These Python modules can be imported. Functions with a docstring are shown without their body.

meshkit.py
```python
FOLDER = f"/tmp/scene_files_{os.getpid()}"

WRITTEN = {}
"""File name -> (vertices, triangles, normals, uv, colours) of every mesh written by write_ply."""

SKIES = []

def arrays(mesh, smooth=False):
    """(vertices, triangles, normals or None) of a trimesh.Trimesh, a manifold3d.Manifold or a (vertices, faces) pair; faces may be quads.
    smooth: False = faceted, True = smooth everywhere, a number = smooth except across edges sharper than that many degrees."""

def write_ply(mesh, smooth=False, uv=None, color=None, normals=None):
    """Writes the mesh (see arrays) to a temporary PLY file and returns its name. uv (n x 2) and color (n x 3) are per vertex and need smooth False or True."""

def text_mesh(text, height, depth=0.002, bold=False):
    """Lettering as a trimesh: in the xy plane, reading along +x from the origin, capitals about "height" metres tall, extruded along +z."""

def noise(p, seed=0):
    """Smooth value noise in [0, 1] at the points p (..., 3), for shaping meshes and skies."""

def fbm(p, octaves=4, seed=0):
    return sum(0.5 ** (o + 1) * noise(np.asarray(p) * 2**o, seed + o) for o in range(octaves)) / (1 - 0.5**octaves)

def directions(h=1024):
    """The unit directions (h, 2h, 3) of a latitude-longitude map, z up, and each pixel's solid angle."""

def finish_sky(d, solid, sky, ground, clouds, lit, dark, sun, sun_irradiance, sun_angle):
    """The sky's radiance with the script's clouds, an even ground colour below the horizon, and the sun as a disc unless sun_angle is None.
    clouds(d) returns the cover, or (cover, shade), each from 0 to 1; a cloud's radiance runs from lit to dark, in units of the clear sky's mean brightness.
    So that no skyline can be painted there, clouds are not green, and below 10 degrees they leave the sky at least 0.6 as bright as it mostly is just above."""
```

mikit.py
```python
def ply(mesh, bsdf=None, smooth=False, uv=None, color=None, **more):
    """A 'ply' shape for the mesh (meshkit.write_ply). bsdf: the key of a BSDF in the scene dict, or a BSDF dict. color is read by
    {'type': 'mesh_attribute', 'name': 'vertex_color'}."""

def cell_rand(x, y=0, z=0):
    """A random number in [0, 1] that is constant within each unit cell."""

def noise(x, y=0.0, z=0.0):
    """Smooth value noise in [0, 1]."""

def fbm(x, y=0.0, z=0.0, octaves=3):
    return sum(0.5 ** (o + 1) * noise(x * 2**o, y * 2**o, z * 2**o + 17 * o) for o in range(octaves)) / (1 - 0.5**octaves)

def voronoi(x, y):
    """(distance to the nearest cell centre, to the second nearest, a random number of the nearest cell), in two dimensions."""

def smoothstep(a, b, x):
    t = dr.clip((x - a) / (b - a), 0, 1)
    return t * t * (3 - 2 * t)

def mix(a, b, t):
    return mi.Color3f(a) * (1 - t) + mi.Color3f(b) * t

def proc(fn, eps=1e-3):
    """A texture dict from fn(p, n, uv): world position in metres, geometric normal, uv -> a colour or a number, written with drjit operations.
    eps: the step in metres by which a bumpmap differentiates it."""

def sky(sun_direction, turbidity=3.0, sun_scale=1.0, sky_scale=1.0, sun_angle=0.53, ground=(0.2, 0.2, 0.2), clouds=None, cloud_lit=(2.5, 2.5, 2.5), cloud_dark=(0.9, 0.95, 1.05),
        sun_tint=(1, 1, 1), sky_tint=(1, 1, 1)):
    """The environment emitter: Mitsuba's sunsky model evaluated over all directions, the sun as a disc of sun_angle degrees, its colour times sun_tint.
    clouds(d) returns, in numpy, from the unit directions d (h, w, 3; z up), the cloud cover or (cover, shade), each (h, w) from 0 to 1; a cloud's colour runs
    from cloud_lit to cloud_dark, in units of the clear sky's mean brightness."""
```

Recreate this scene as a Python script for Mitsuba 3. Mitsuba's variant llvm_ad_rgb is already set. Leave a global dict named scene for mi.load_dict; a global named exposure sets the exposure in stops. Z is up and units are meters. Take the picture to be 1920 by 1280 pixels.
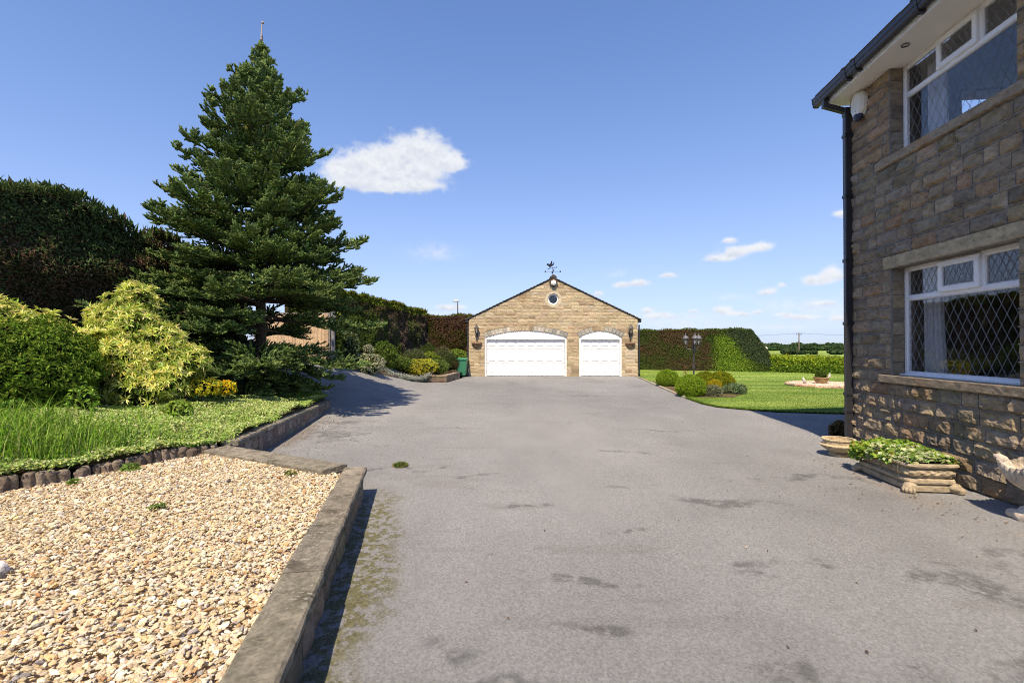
"""A stone house, a gravel bed, a big fir and a double garage at the end of a tarmac drive, on a clear day in early summer."""
import math
import numpy as np
import trimesh
import drjit as dr
import mitsuba as mi
import mikit
import meshkit
from shapely.geometry import Polygon, LineString, Point, box as sbox

scene, labels = {}, {}

# ------------------------------------------------------------------ camera, sky and sun, exposure
T = mi.ScalarTransform4f
EYE = (0.0, 0.0, 1.5)
scene['camera'] = {'type': 'perspective', 'fov': 93.25, 'fov_axis': 'x', 'near_clip': 0.05, 'far_clip': 9000.0,
                   'to_world': T().look_at(origin=EYE, target=(0.0, 1.0, 1.5 + math.tan(math.radians(0.5))), up=(0, 0, 1))}
SUN_AZ, SUN_EL = math.radians(13.3), math.radians(53.0)
SUN = (-math.sin(SUN_AZ) * math.cos(SUN_EL), -math.cos(SUN_AZ) * math.cos(SUN_EL), math.sin(SUN_EL))
exposure = 2.15

# small fair-weather cumulus: azimuth (from +y to +x), elevation, half widths, all in degrees
PUFFS = [(-19.4, 18.7, 2.8, 1.9), (-16.0, 19.9, 3.5, 1.9), (-12.7, 21.0, 3.3, 2.1), (-10.0, 21.9, 2.6, 2.1), (-7.9, 20.8, 2.0, 1.3), (-16.6, 17.6, 4.6, .9), (-11.5, 17.9, 4.5, 1.0), (-14.5, 19.0, 4.5, 1.3), (-10.5, 19.4, 3.5, 1.2), (-6.6, 20.5, 1.4, .9),
         (23.3, 9.4, 1.7, .55), (25.1, 10.1, 2.1, .8), (27.4, 10.2, 1.6, .6), (24.3, 11.2, .7, .4), (32.1, 6.5, 1.45, .7), (33.7, 6.95, 1.3, 1.0), (34.5, 12.6, .9, .5), (27.9, 5.6, 1.1, .45), (29.1, 6.15, .45, .3),
         (12.7, 6.9, 1.1, .45), (14.8, 7.2, 1.3, .5), (17.9, 7.8, 1.1, .4), (15.7, 4.1, 1.0, .45), (16.9, 3.4, 2.2, .5), (20.5, 3.85, .6, .28), (23.7, 3.8, 1.4, .6), (25.1, 3.4, 1.5, .35), (27.0, 3.6, .55, .3),
         (29.3, 3.2, 1.0, .25), (30.8, 2.9, 2.1, .35), (32.8, 4.1, 1.5, .5), (33.9, 2.6, 1.0, .4), (-7.2, 4.4, 2.1, .45), (10.1, 6.0, .7, .45), (36.5, 5.0, 2.0, .8), (-55, 9, 4, 1.5), (-70, 14, 5, 2), (60, 12, 4, 1.6),
         (80, 9, 5, 1.8), (105, 16, 5, 2), (135, 10, 5, 1.7), (165, 14, 5, 2), (-100, 10, 5, 1.8), (-125, 15, 4, 1.7), (-155, 9, 5, 1.6)]
WISPS = [(-9.1, 10.8, 2.1, .75), (20.0, 2.2, 3.3, .35), (28.4, 1.9, 4.5, .3), (30.5, 4.2, 3.5, .6), (24.5, 5.2, 1.6, .3), (12.3, 8.2, 1.0, .4), (34.5, 3.2, 3.5, .8), (-8, 3.4, 4, .8), (18, 3.0, 6, .7)]


def clouds(d):
    az = np.degrees(np.arctan2(d[..., 0], d[..., 1]))
    el = np.degrees(np.arcsin(np.clip(d[..., 2], -1, 1)))
    q = np.stack([az * .55, el * .8, el * 0], -1)
    n1 = meshkit.fbm(q, 5, 3)
    n2 = meshkit.fbm(q * 2.7 + 40, 4, 9)
    n3 = meshkit.fbm(q * 9 + 7, 4, 2)
    wx, wy = (n1 - .5) * 1.5, (meshkit.fbm(q + 90, 5, 5) - .5) * 1.1
    cover, shade = np.zeros(az.shape), np.zeros(az.shape)
    for x, y, w, h in PUFFS:
        k = min(1.0, h / 1.2)
        da = (az - x + 180) % 360 - 180
        dx, dy = (da + wx * min(1, w / 2)) / w, (el - y + wy * k) / h
        dy = np.where(dy < 0, dy * 1.5, dy)
        r = dx * dx + dy * dy
        g = np.exp(-1.25 * r) * (1.0 if h > 1.25 else 1.22)
        cover = cover + g * (1 - .55 * np.clip(cover, 0, 1))
        shade = np.maximum(shade, np.clip(-dy * .7 + .25, 0, 1) * g)
    c = np.clip((cover - .20 + (n2 - .5) * .60 + (n3 - .5) * .30) / .78, 0, 1)
    c = c * c * (3 - 2 * c) * np.clip(cover * 5, 0, 1)
    wisp = np.zeros(az.shape)
    for x, y, w, h in WISPS:
        wisp = wisp + np.exp(-(((az - x) / w) ** 2 + ((el - y) / h) ** 2))
    c = np.maximum(c * .93, np.clip(wisp * (n2 * 1.3 - .25), 0, .45))
    haze = np.exp(-np.clip(el, 0, 90) / 9.0) * .50            # the pale blue air near the horizon
    sh = np.clip(shade * .75 + (n2 - .5) * .9 + (n3 - .5) * .3, 0, 1)
    cover = c + (1 - c) * haze
    return cover, (c * sh + (1 - c) * haze * .85) / np.maximum(cover, 1e-6)


scene['sky'] = mikit.sky(SUN, turbidity=2.6, sun_scale=1.0, sky_scale=1.22, ground=(.13, .14, .08), clouds=clouds,
                         cloud_lit=(1.95, 1.98, 2.02), cloud_dark=(1.14, 1.27, 1.56), sun_tint=(1.0, .98, .945), sky_tint=(1.02, .94, 1.10))


# ------------------------------------------------------------------ mesh helpers
def enc(rgb, n):
    """A colour per vertex, packed into uv: every piece of a mesh has one flat colour of its own, and the material adds its grain."""
    c = np.clip(np.broadcast_to(np.asarray(rgb, float), (n, 3)), .003, .99)
    return np.stack([np.floor(c[:, 0] * 1000) + np.clip(c[:, 1], .004, .996), c[:, 2]], 1)


def tint(uv):
    r = dr.floor(uv.x)
    return mi.Color3f(r * .001, uv.x - r, uv.y)


class MB:
    """Collects pieces (vertices, triangles or quads, colour) and writes them as ONE mesh."""

    def __init__(self):
        self.v, self.f, self.c, self.n = [], [], [], 0

    def add(self, v, f, col=(.5, .5, .5)):
        v, f = np.asarray(v, float), np.asarray(f, int)
        if f.shape[1] == 4:
            f = np.vstack([f[:, [0, 1, 2]], f[:, [0, 2, 3]]])
        self.v.append(v)
        self.f.append(f + self.n)
        self.c.append(enc(col, len(v)))
        self.n += len(v)
        return self

    def mesh(self, m, col=(.5, .5, .5), xf=None):
        v = np.array(m.vertices)
        return self.add(v if xf is None else xf(v), np.array(m.faces), col)

    def box(self, x0, x1, y0, y1, z0, z1, col=(.5, .5, .5), xf=None, bevel=0.0):
        if bevel > 0:
            b = min(bevel, (x1 - x0) * .45, (y1 - y0) * .45, (z1 - z0) * .45)
            p = [(a, c, e) for a in (x0 + b, x1 - b) for c in (y0 + b, y1 - b) for e in (z0, z1)]
            p += [(a, c, e) for a in (x0 + b, x1 - b) for c in (y0, y1) for e in (z0 + b, z1 - b)]
            p += [(a, c, e) for a in (x0, x1) for c in (y0 + b, y1 - b) for e in (z0 + b, z1 - b)]
            m = trimesh.convex.convex_hull(np.array(p))
            return self.mesh(m, col, xf)
        v = np.array([(x, y, z) for x in (x0, x1) for y in (y0, y1) for z in (z0, z1)], float)
        f = np.array([[0, 1, 3, 2], [4, 6, 7, 5], [0, 4, 5, 1], [2, 3, 7, 6], [0, 2, 6, 4], [1, 5, 7, 3]])
        return self.add(v if xf is None else xf(v), f, col)

    def build(self, key, bsdf, smooth=False):
        v, f, uv = np.vstack(self.v), np.vstack(self.f), np.vstack(self.c)
        if smooth is not False and smooth is not True:      # split at sharp edges by hand, so that the colours stay with their vertices
            m = trimesh.Trimesh(v, f, process=False)
            fn = m.face_normals
            v, f, uv = v[f.ravel()], np.arange(f.size).reshape(-1, 3), uv[f.ravel()]
            smooth = False
        scene[key] = mikit.ply((v, f), bsdf, smooth=smooth, uv=uv)
        return key


_taken = {}


def numbered(name):
    k = _taken.get(name, 0)
    _taken[name] = k + 1
    return name if k == 0 else f'{name}_{k:03d}'


def tag(key, label=None, category=None, group=None, kind=None):
    d = labels.setdefault(key, {})
    for n, x in (('label', label), ('category', category), ('group', group), ('kind', kind)):
        if x:
            d[n] = x
    return key


def tube(pts, rad, sides=8, caps=True):
    p = np.asarray(pts, float)
    r = np.broadcast_to(np.asarray(rad, float), (len(p),))
    t = np.gradient(p, axis=0)
    t /= np.linalg.norm(t, axis=1, keepdims=True) + 1e-12
    ref = np.where(np.abs(t[:, 2:]) < .9, [0, 0, 1.], [1., 0, 0])
    a = np.cross(t, ref)
    a /= np.linalg.norm(a, axis=1, keepdims=True)
    b = np.cross(t, a)
    g = np.arange(sides) * 2 * np.pi / sides
    v = (p[:, None] + r[:, None, None] * (np.cos(g)[None, :, None] * a[:, None] + np.sin(g)[None, :, None] * b[:, None])).reshape(-1, 3)
    i, j = np.meshgrid(np.arange(len(p) - 1), np.arange(sides), indexing='ij')
    q = np.stack([i * sides + j, i * sides + (j + 1) % sides, (i + 1) * sides + (j + 1) % sides, (i + 1) * sides + j], -1).reshape(-1, 4)
    f = np.vstack([q[:, [0, 1, 2]], q[:, [0, 2, 3]]])
    if caps:
        n = len(v)
        v = np.vstack([v, p[:1], p[-1:]])
        k = np.arange(sides)
        e = (len(p) - 1) * sides
        f = np.vstack([f, np.stack([(k + 1) % sides, k, k * 0 + n], 1), np.stack([e + k, e + (k + 1) % sides, k * 0 + n + 1], 1)])
    return v, f


def lathe(prof, sides=24, rib=None):
    """A profile (radius, z) turned about z; rib(angle, z) scales the radius."""
    prof = np.asarray(prof, float)
    g = np.arange(sides) * 2 * np.pi / sides
    r = np.repeat(prof[:, :1], sides, 1)
    z = np.repeat(prof[:, 1:], sides, 1)
    if rib is not None:
        r = r * rib(g[None, :], z)
    v = np.stack([r * np.cos(g), r * np.sin(g), z], -1).reshape(-1, 3)
    i, j = np.meshgrid(np.arange(len(prof) - 1), np.arange(sides), indexing='ij')
    q = np.stack([i * sides + j, i * sides + (j + 1) % sides, (i + 1) * sides + (j + 1) % sides, (i + 1) * sides + j], -1).reshape(-1, 4)
    return v, np.vstack([q[:, [0, 1, 2]], q[:, [0, 2, 3]]])


def frame(o, d):
    """Local (along d, outward, up) to world; outward lies to the left of d as seen from above."""
    d = np.asarray(d, float) / np.hypot(*d)
    o = np.asarray(o, float)

    def xf(v):
        v = np.asarray(v, float)
        return np.stack([o[0] + d[0] * v[:, 0] - d[1] * v[:, 1], o[1] + d[1] * v[:, 0] + d[0] * v[:, 1], v[:, 2] + (o[2] if len(o) > 2 else 0)], 1)

    return xf


def at(x, y, z=0.0, rot=0.0, s=1.0):
    c, n = math.cos(rot), math.sin(rot)

    def xf(v):
        v = np.asarray(v, float) * s
        return np.stack([x + c * v[:, 0] - n * v[:, 1], y + n * v[:, 0] + c * v[:, 1], z + v[:, 2]], 1)

    return xf


def unit(v):
    return v / (np.linalg.norm(v, axis=-1, keepdims=True) + 1e-12)


def blob(sub, rx, ry, rz, amp, freq, seed, c=(0, 0, 0)):
    m = trimesh.creation.icosphere(sub)
    v = np.array(m.vertices)
    v = v * (1 + amp * (meshkit.fbm(v * freq + seed * 7.3, 3, seed)[:, None] - .5) * 2)
    return v * [rx, ry, rz] + np.asarray(c), np.array(m.faces)


# ------------------------------------------------------------------ plants: many small leaf faces
def pick(rng, n, cols, var=.18, hue=.06):
    """n colours drawn from (weight, rgb) pairs, each a little lighter or darker."""
    w = np.array([c[0] for c in cols], float)
    c = np.array([c[1] for c in cols], float)[rng.choice(len(cols), n, p=w / w.sum())]
    return c * (1 + var * rng.standard_normal((n, 1))).clip(.45, 1.7) * (1 + hue * rng.standard_normal((n, 3)))


def add_leaves(mb, p, nrm, length, width, col, rng, up=0.0, jitter=.7, fold=.18, droop=0.0, tangent=None):
    """Lozenge leaves, each of two folded triangles, lying about the surface normal nrm."""
    n = len(p)
    if not n:
        return
    nn = unit(nrm + jitter * rng.standard_normal((n, 3)) + [0, 0, up])
    t = rng.standard_normal((n, 3)) if tangent is None else tangent + .35 * rng.standard_normal((n, 3))
    t = unit(t - nn * (t * nn).sum(1, keepdims=True))
    t = unit(t + [0, 0, -droop])
    s = unit(np.cross(nn, t))
    ln = (length * rng.uniform(.7, 1.3, n))[:, None]
    wd = (width * rng.uniform(.75, 1.25, n))[:, None]
    b = p - t * ln * .5
    v = np.stack([b, b + t * ln * .55 + s * wd * .5 + nn * ln * fold, b + t * ln, b + t * ln * .55 - s * wd * .5 + nn * ln * fold], 1).reshape(-1, 3)
    i = np.arange(n)[:, None] * 4
    f = np.vstack([i + [0, 2, 1], i + [0, 3, 2]])
    mb.add(v, f, np.repeat(col, 4, 0))


def add_blades(mb, p, height, width, lean, col, rng):
    """Grass blades: three bent triangles each."""
    n = len(p)
    g = rng.uniform(0, 2 * np.pi, n)
    d = np.stack([np.cos(g), np.sin(g), g * 0], 1)
    s = np.stack([-np.sin(g), np.cos(g), g * 0], 1)
    h = (height * rng.uniform(.55, 1.25, n))[:, None]
    w = (width * rng.uniform(.7, 1.3, n))[:, None]
    k = (lean * rng.uniform(.2, 1.4, n))[:, None]
    m = p + d * h * k * .35 + [0, 0, 1] * h * .62
    tip = p + d * h * k + [0, 0, 1] * h * (1 - .25 * k)
    v = np.stack([p - s * w, p + s * w, m - s * w * .75, m + s * w * .75, tip], 1).reshape(-1, 3)
    i = np.arange(n)[:, None] * 5
    f = np.vstack([i + [0, 1, 3], i + [0, 3, 2], i + [2, 3, 4]])
    mb.add(v, f, np.repeat(col, 5, 0))


def ball_points(rng, n, c, r, amp, freq, seed, zmin=-.6, shell=.22):
    """Points and normals in the outer shell of a lumpy ellipsoid."""
    u = unit(rng.standard_normal((int(n * 1.6), 3)))
    u = u[u[:, 2] > zmin][:n]
    k = 1 + amp * 2 * (meshkit.fbm(u * freq + seed * 3.1, 3, seed) - .5)
    k = k * (1 - shell * rng.uniform(0, 1, len(u)) ** 1.6)
    r = np.asarray(r, float)
    return u * k[:, None] * r + np.asarray(c), unit(u / r)


def shrub(name, label, c, r, n, length, width, cols, seed, category='shrub', amp=.16, freq=2.2, up=.3, jitter=.75, group=None, core=(.02, .025, .01), zmin=-.75, core_k=.80, droop=0.0, extra=None, shell=.22):
    rng = np.random.default_rng(seed)
    key = numbered(name)
    mb = MB()
    v, f = blob(3, r[0] * core_k, r[1] * core_k, r[2] * core_k, amp, freq, seed, c)
    mb.add(v, f, core)
    p, nn = ball_points(rng, n, c, r, amp, freq, seed, zmin, shell)
    add_leaves(mb, p, nn, length, width, pick(rng, len(p), cols), rng, up=up, jitter=jitter, droop=droop)
    if extra:
        extra(mb, rng)
    mb.build(key + '__foliage', 'leaf')
    st = MB()
    for k in range(5):
        g = rng.uniform(0, 6.28)
        b = np.array([c[0] + .12 * r[0] * math.cos(g), c[1] + .12 * r[1] * math.sin(g), c[2] - r[2] * .95])
        e = np.array([c[0] + .5 * r[0] * math.cos(g), c[1] + .5 * r[1] * math.sin(g), c[2] + r[2] * .1])
        st.add(*tube([b, (b + e) / 2 + [0, 0, .05 * r[2]], e], [.02 * r[0] + .006, .015 * r[0] + .004, .004], 5), (.10, .075, .05))
    st.build(key + '__stem', 'matte')
    tag(key, label, category, group)
    return key


def rosettes(p, nrm, length, width, per=8, spread=1.0):
    """For every point a whorl of long leaves; to be used as extra of a shrub."""
    def extra(mb, rng, cols, var=.12):
        n = len(p)
        a = unit(np.cross(nrm, rng.standard_normal((n, 3))))
        b = np.cross(nrm, a)
        for k in range(per):
            g = 2 * np.pi * k / per + rng.uniform(-.3, .3, n)
            t = unit((np.cos(g)[:, None] * a + np.sin(g)[:, None] * b) * spread + nrm * rng.uniform(.15, .8, n)[:, None])
            nn = unit(np.cross(np.cross(t, nrm), t) + .15 * rng.standard_normal((n, 3)))
            s = np.cross(nn, t)
            ln = (length * rng.uniform(.7, 1.25, n))[:, None]
            v = np.stack([p, p + t * ln * .55 + s * width * .5 + nn * ln * .06, p + t * ln - nn * ln * .12, p + t * ln * .55 - s * width * .5 + nn * ln * .06], 1).reshape(-1, 3)
            i = np.arange(n)[:, None] * 4
            mb.add(v, np.vstack([i + [0, 2, 1], i + [0, 3, 2]]), np.repeat(pick(rng, n, cols, var), 4, 0))
    return extra


# ------------------------------------------------------------------ materials
def bsdf(name, color, rough=.8, bump=None, height=.002, eps=2e-3, **more):
    d = {'type': 'principled', 'base_color': mikit.proc(color), 'roughness': rough, 'specular': more.pop('specular', .35), **more}
    if bump is not None:
        d = {'type': 'bumpmap', 'arbitrary': mikit.proc(bump, eps), 'scale': height, 'bsdf': d}
    scene[name] = {'type': 'twosided', 'bsdf': d}


bsdf('matte', lambda p, n, uv: tint(uv) * (.82 + .36 * mikit.noise(p.x * 31, p.y * 31, p.z * 31)), .9)
bsdf('paint', lambda p, n, uv: tint(uv) * (.95 + .07 * mikit.fbm(p.x * 4, p.y * 4, p.z * 4)), .34, specular=.5)
scene['leaf'] = {'type': 'principledthin', 'base_color': mikit.proc(lambda p, n, uv: tint(uv)), 'roughness': .55, 'diff_trans': .62, 'spec_trans': 0.0, 'eta': 1.35}


scene['needle'] = {'type': 'principledthin', 'base_color': mikit.proc(lambda p, n, uv: tint(uv)), 'roughness': .5, 'diff_trans': .25, 'spec_trans': 0.0, 'eta': 1.35}


def stone_colour(p, n, uv):
    big = mikit.fbm(p.x * 5 + 3, p.y * 5, p.z * 7, 3)
    fine = mikit.fbm(p.x * 46, p.y * 46, p.z * 46, 2)
    mid = mikit.smoothstep(.30, .70, mikit.fbm(p.x * 13 + 5, p.y * 13, p.z * 17, 3))
    rust = mikit.smoothstep(.60, .80, mikit.fbm(p.x * 2.3 + 11, p.y * 2.3, p.z * 3.1 + 5, 3))
    pit = mikit.smoothstep(.58, .72, mikit.fbm(p.x * 24 + 2, p.y * 24, p.z * 31, 3))
    c = tint(uv) * (.46 + .42 * big + .38 * fine + .24 * mid) * (1 - .27 * pit) * 1.05
    return mikit.mix(c, c * mi.Color3f(1.18, .90, .66), rust * .5)


bsdf('stone', stone_colour, .92, lambda p, n, uv: mikit.fbm(p.x * 60, p.y * 60, p.z * 60, 3) + 2.5 * mikit.fbm(p.x * 19, p.y * 19, p.z * 19, 2), .008, specular=.2)


def buff_colour(p, n, uv):
    big = mikit.fbm(p.x * 1.1 + 3, p.y, p.z * 1.6, 3)
    mid = mikit.fbm(p.x * 9, p.y * 9, p.z * 14, 3)
    c = tint(uv) * (.70 + .34 * big + .34 * mid)
    run = mikit.smoothstep(.62, .80, mikit.fbm(p.x * 1.9 + 31, p.y, p.z * .5, 3))
    return mikit.mix(c, c * mi.Color3f(.72, .66, .60), run * .6)


bsdf('buff_stone', buff_colour, .92, lambda p, n, uv: mikit.fbm(p.x * 18, p.y * 18, p.z * 18, 2), .012, specular=.15)


def coping_colour(p, n, uv):
    big = mikit.fbm(p.x * 3, p.y * 3, p.z * 3, 3)
    sp, _, w = mikit.voronoi(p.x * 22 + 2 * mikit.noise(p.x * 30, p.y * 30), p.y * 22 + p.z * 17)
    lichen = mikit.smoothstep(.36, .16, sp + .2 * mikit.noise(p.x * 90, p.y * 90)) * dr.select(w > .58, 1.0, 0.0) * mikit.smoothstep(.35, .6, mikit.fbm(p.x * 4 + 9, p.y * 4, p.z, 2))
    dark = mikit.smoothstep(.50, .72, mikit.fbm(p.x * 9, p.y * 9 + 4, p.z * 9, 3))
    mott = mikit.smoothstep(.35, .68, mikit.fbm(p.x * 19, p.y * 19, p.z * 19, 4))
    c = tint(uv) * (.42 + .5 * big + .46 * mikit.noise(p.x * 90, p.y * 90, p.z * 90) + .36 * mott)
    c = mikit.mix(c, c * mi.Color3f(.50, .50, .46), dark * .85)
    return mikit.mix(c, mi.Color3f(.33, .33, .28), lichen * .75)


bsdf('coping', coping_colour, .93, lambda p, n, uv: mikit.fbm(p.x * 40, p.y * 40, p.z * 40, 3), .008, specular=.2)

STAINS = [(-1.35, 5.9, .5, .07), (.1, 4.55, .28, .05), (.45, 2.62, .25, .05), (-.35, 2.4, .22, .09), (.9, 3.9, .2, .05), (1.7, 3.4, .35, .12), (1.25, 2.35, .18, .10), (2.1, 4.6, .5, .1), (1.5, 6.9, .4, .06),
          (.2, 6.9, .3, .04), (-.5, 5.6, .3, .05), (3.4, 5.6, .7, .12), (2.6, 8.6, .5, .08), (-3.1, 8.2, .5, .5), (-3.3, 9.6, .6, .25), (2.2, 14.5, .5, .25), (-1.2, 8.8, .4, .05), (.9, 9.5, .5, .06), (-.1, 2.15, .3, .12),
          (3.6, 20.3, .8, .25), (4.9, 17.8, .9, .25), (2.2, 22.5, 1.2, .3), (-2.2, 7.3, .35, .05), (.6, 3.15, .4, .05), (1.1, 5.1, .2, .04), (2.9, 3.1, .3, .2), (4.0, 3.3, .9, .10), (2.3, 2.2, .4, .2)]


def tarmac_colour(p, n, uv):
    x, y = p.x, p.y
    broad = mikit.fbm(x * .33, y * .22 + 7, 0, 4)
    mid = mikit.fbm(x * 2.3, y * 1.6, 3, 3)
    ch, _, w = mikit.voronoi(x * 85, y * 85)
    speck = mikit.noise(x * 160, y * 160)
    v = .186 * (.62 + .62 * broad + .26 * mid) * (.78 + .30 * w + .26 * (speck - .5))
    c = mi.Color3f(v * .958, v * .988, v * 1.012)
    wob = (mikit.fbm(x * 7, y * 7, 1, 3) - .5) * 2.6
    s = mi.Float(0)
    for a, b, rx, ry in STAINS:
        s = dr.maximum(s, mikit.smoothstep(1.25, .15, dr.sqrt(dr.square((x - a) / rx) + dr.square((y - b + .5 * (mikit.noise(x * 2.7 + b, a * 9) - .5) * (.3 + rx)) / ry)) + wob))
    s = s * mikit.smoothstep(.25, .75, mikit.fbm(x * 22, y * 22, 5, 2) + .15)
    c = c * (1 - .42 * s)
    crack = mikit.smoothstep(.66, .78, mikit.fbm(x * 1.1, y * 4.2, 9, 4)) * .30
    c = mikit.mix(c, c * mi.Color3f(.74, .70, .66), crack)
    wall = x + 1.46 - .196 * (4.88 - y)                       # moss that creeps out from the gravel bed's wall
    edge = mikit.smoothstep(.40, .22, wall + .38 * (mikit.fbm(x * 2.2, y * 2.2, 2, 3) - .5)) * mikit.smoothstep(5.4, 4.4, y)
    moss = edge * mikit.smoothstep(.30, .62, mikit.fbm(x * 26, y * 26, 8, 3))
    c = mikit.mix(c, mi.Color3f(.092, .088, .030) * (.6 + .8 * w), moss * .8)
    grit = mikit.smoothstep(.34, .5, mikit.fbm(x * 1.6 + 3, y * 1.3, 4, 3)) * mikit.smoothstep(.25, .0, dr.abs((x - 4.15) - .10 * (y - 5)) - .15) * mikit.smoothstep(6.6, 5.2, y)
    c = mikit.mix(c, mi.Color3f(.185, .155, .12) * (.7 + .6 * w), grit * .45)
    leaf = mikit.smoothstep(.6, .2, x + 3.75 + .163 * (y - 7) + .9 * (mikit.fbm(x * 2, y * 2, 6, 3) - .5)) * mikit.smoothstep(5.0, 6.5, y) * mikit.smoothstep(11.5, 9.5, y)
    return mikit.mix(c, mi.Color3f(.12, .095, .075) * (.6 + .8 * w), leaf * .55)


bsdf('tarmac', tarmac_colour, .93, lambda p, n, uv: mikit.voronoi(p.x * 85, p.y * 85)[0] * -.6 + .8 * mikit.noise(p.x * 160, p.y * 160), .0045, 1.5e-3, specular=.25)


def lawn_colour(p, n, uv):
    a = mikit.fbm(p.x * .5, p.y * .9, 1, 3)
    row = mikit.smoothstep(.3, .7, mikit.fbm(p.x * .35 + p.y * .12, p.y * 2.4, 5, 4))
    b = mikit.fbm(p.x * 23, p.y * 31, 2, 3)
    c = mikit.mix((.066, .122, .018), (.165, .222, .050), .75 * row + .25 * b)
    return c * (.70 + .42 * a + .2 * b)


bsdf('turf', lawn_colour, .9, lambda p, n, uv: mikit.fbm(p.x * 20, p.y * 20, 0, 2), .010, 5e-3, specular=.15)


def ground_colour(p, n, uv):
    soil = mi.Color3f(.085, .060, .040) * (.6 + .8 * mikit.fbm(p.x * 14, p.y * 14, 1, 3))
    _, _, w = mikit.voronoi((p.x + .35 * p.y) / 75, p.y / 95)
    a = mikit.fbm(p.x * .03, p.y * .06, 2, 4)
    f = mikit.mix((.105, .165, .035), (.150, .165, .055), w)
    f = dr.select(w > .66, mi.Color3f(.115, .195, .045), f) * (.6 + .8 * a)
    return mikit.mix(soil, f, mikit.smoothstep(30.5, 33, p.y))


bsdf('soil', ground_colour, .95, specular=.1)
scene['window_glass'] = {'type': 'thindielectric', 'int_ior': 1.5}
scene['lamp_glass'] = {'type': 'thindielectric', 'int_ior': 1.5}


# ------------------------------------------------------------------ the lie of the land
def sm(t):
    t = np.clip(t, 0, 1)
    return t * t * (3 - 2 * t)


def land(x, y):
    """Height of the drive and the garden: level, rising to the gate on the left; beyond the hedges the fields dip and climb to a ridge."""
    x, y = np.asarray(x, float), np.asarray(y, float)
    z = .95 * sm((-3.5 - x) / 3.2) * sm((y - 9.3) / 4.5) * (1 - .55 * sm((y - 19) / 8))
    z = z - .0078 * np.clip(y - 34, 0, 520) + 1.2 * (meshkit.fbm(np.stack([x * .004, y * .006, x * 0], -1), 3, 4) - .5) * sm((y - 150) / 200) + .0022 * np.clip(x - 60, 0, 500) * sm((y - 150) / 200) * sm((420 - y) / 100)
    return z


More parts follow.
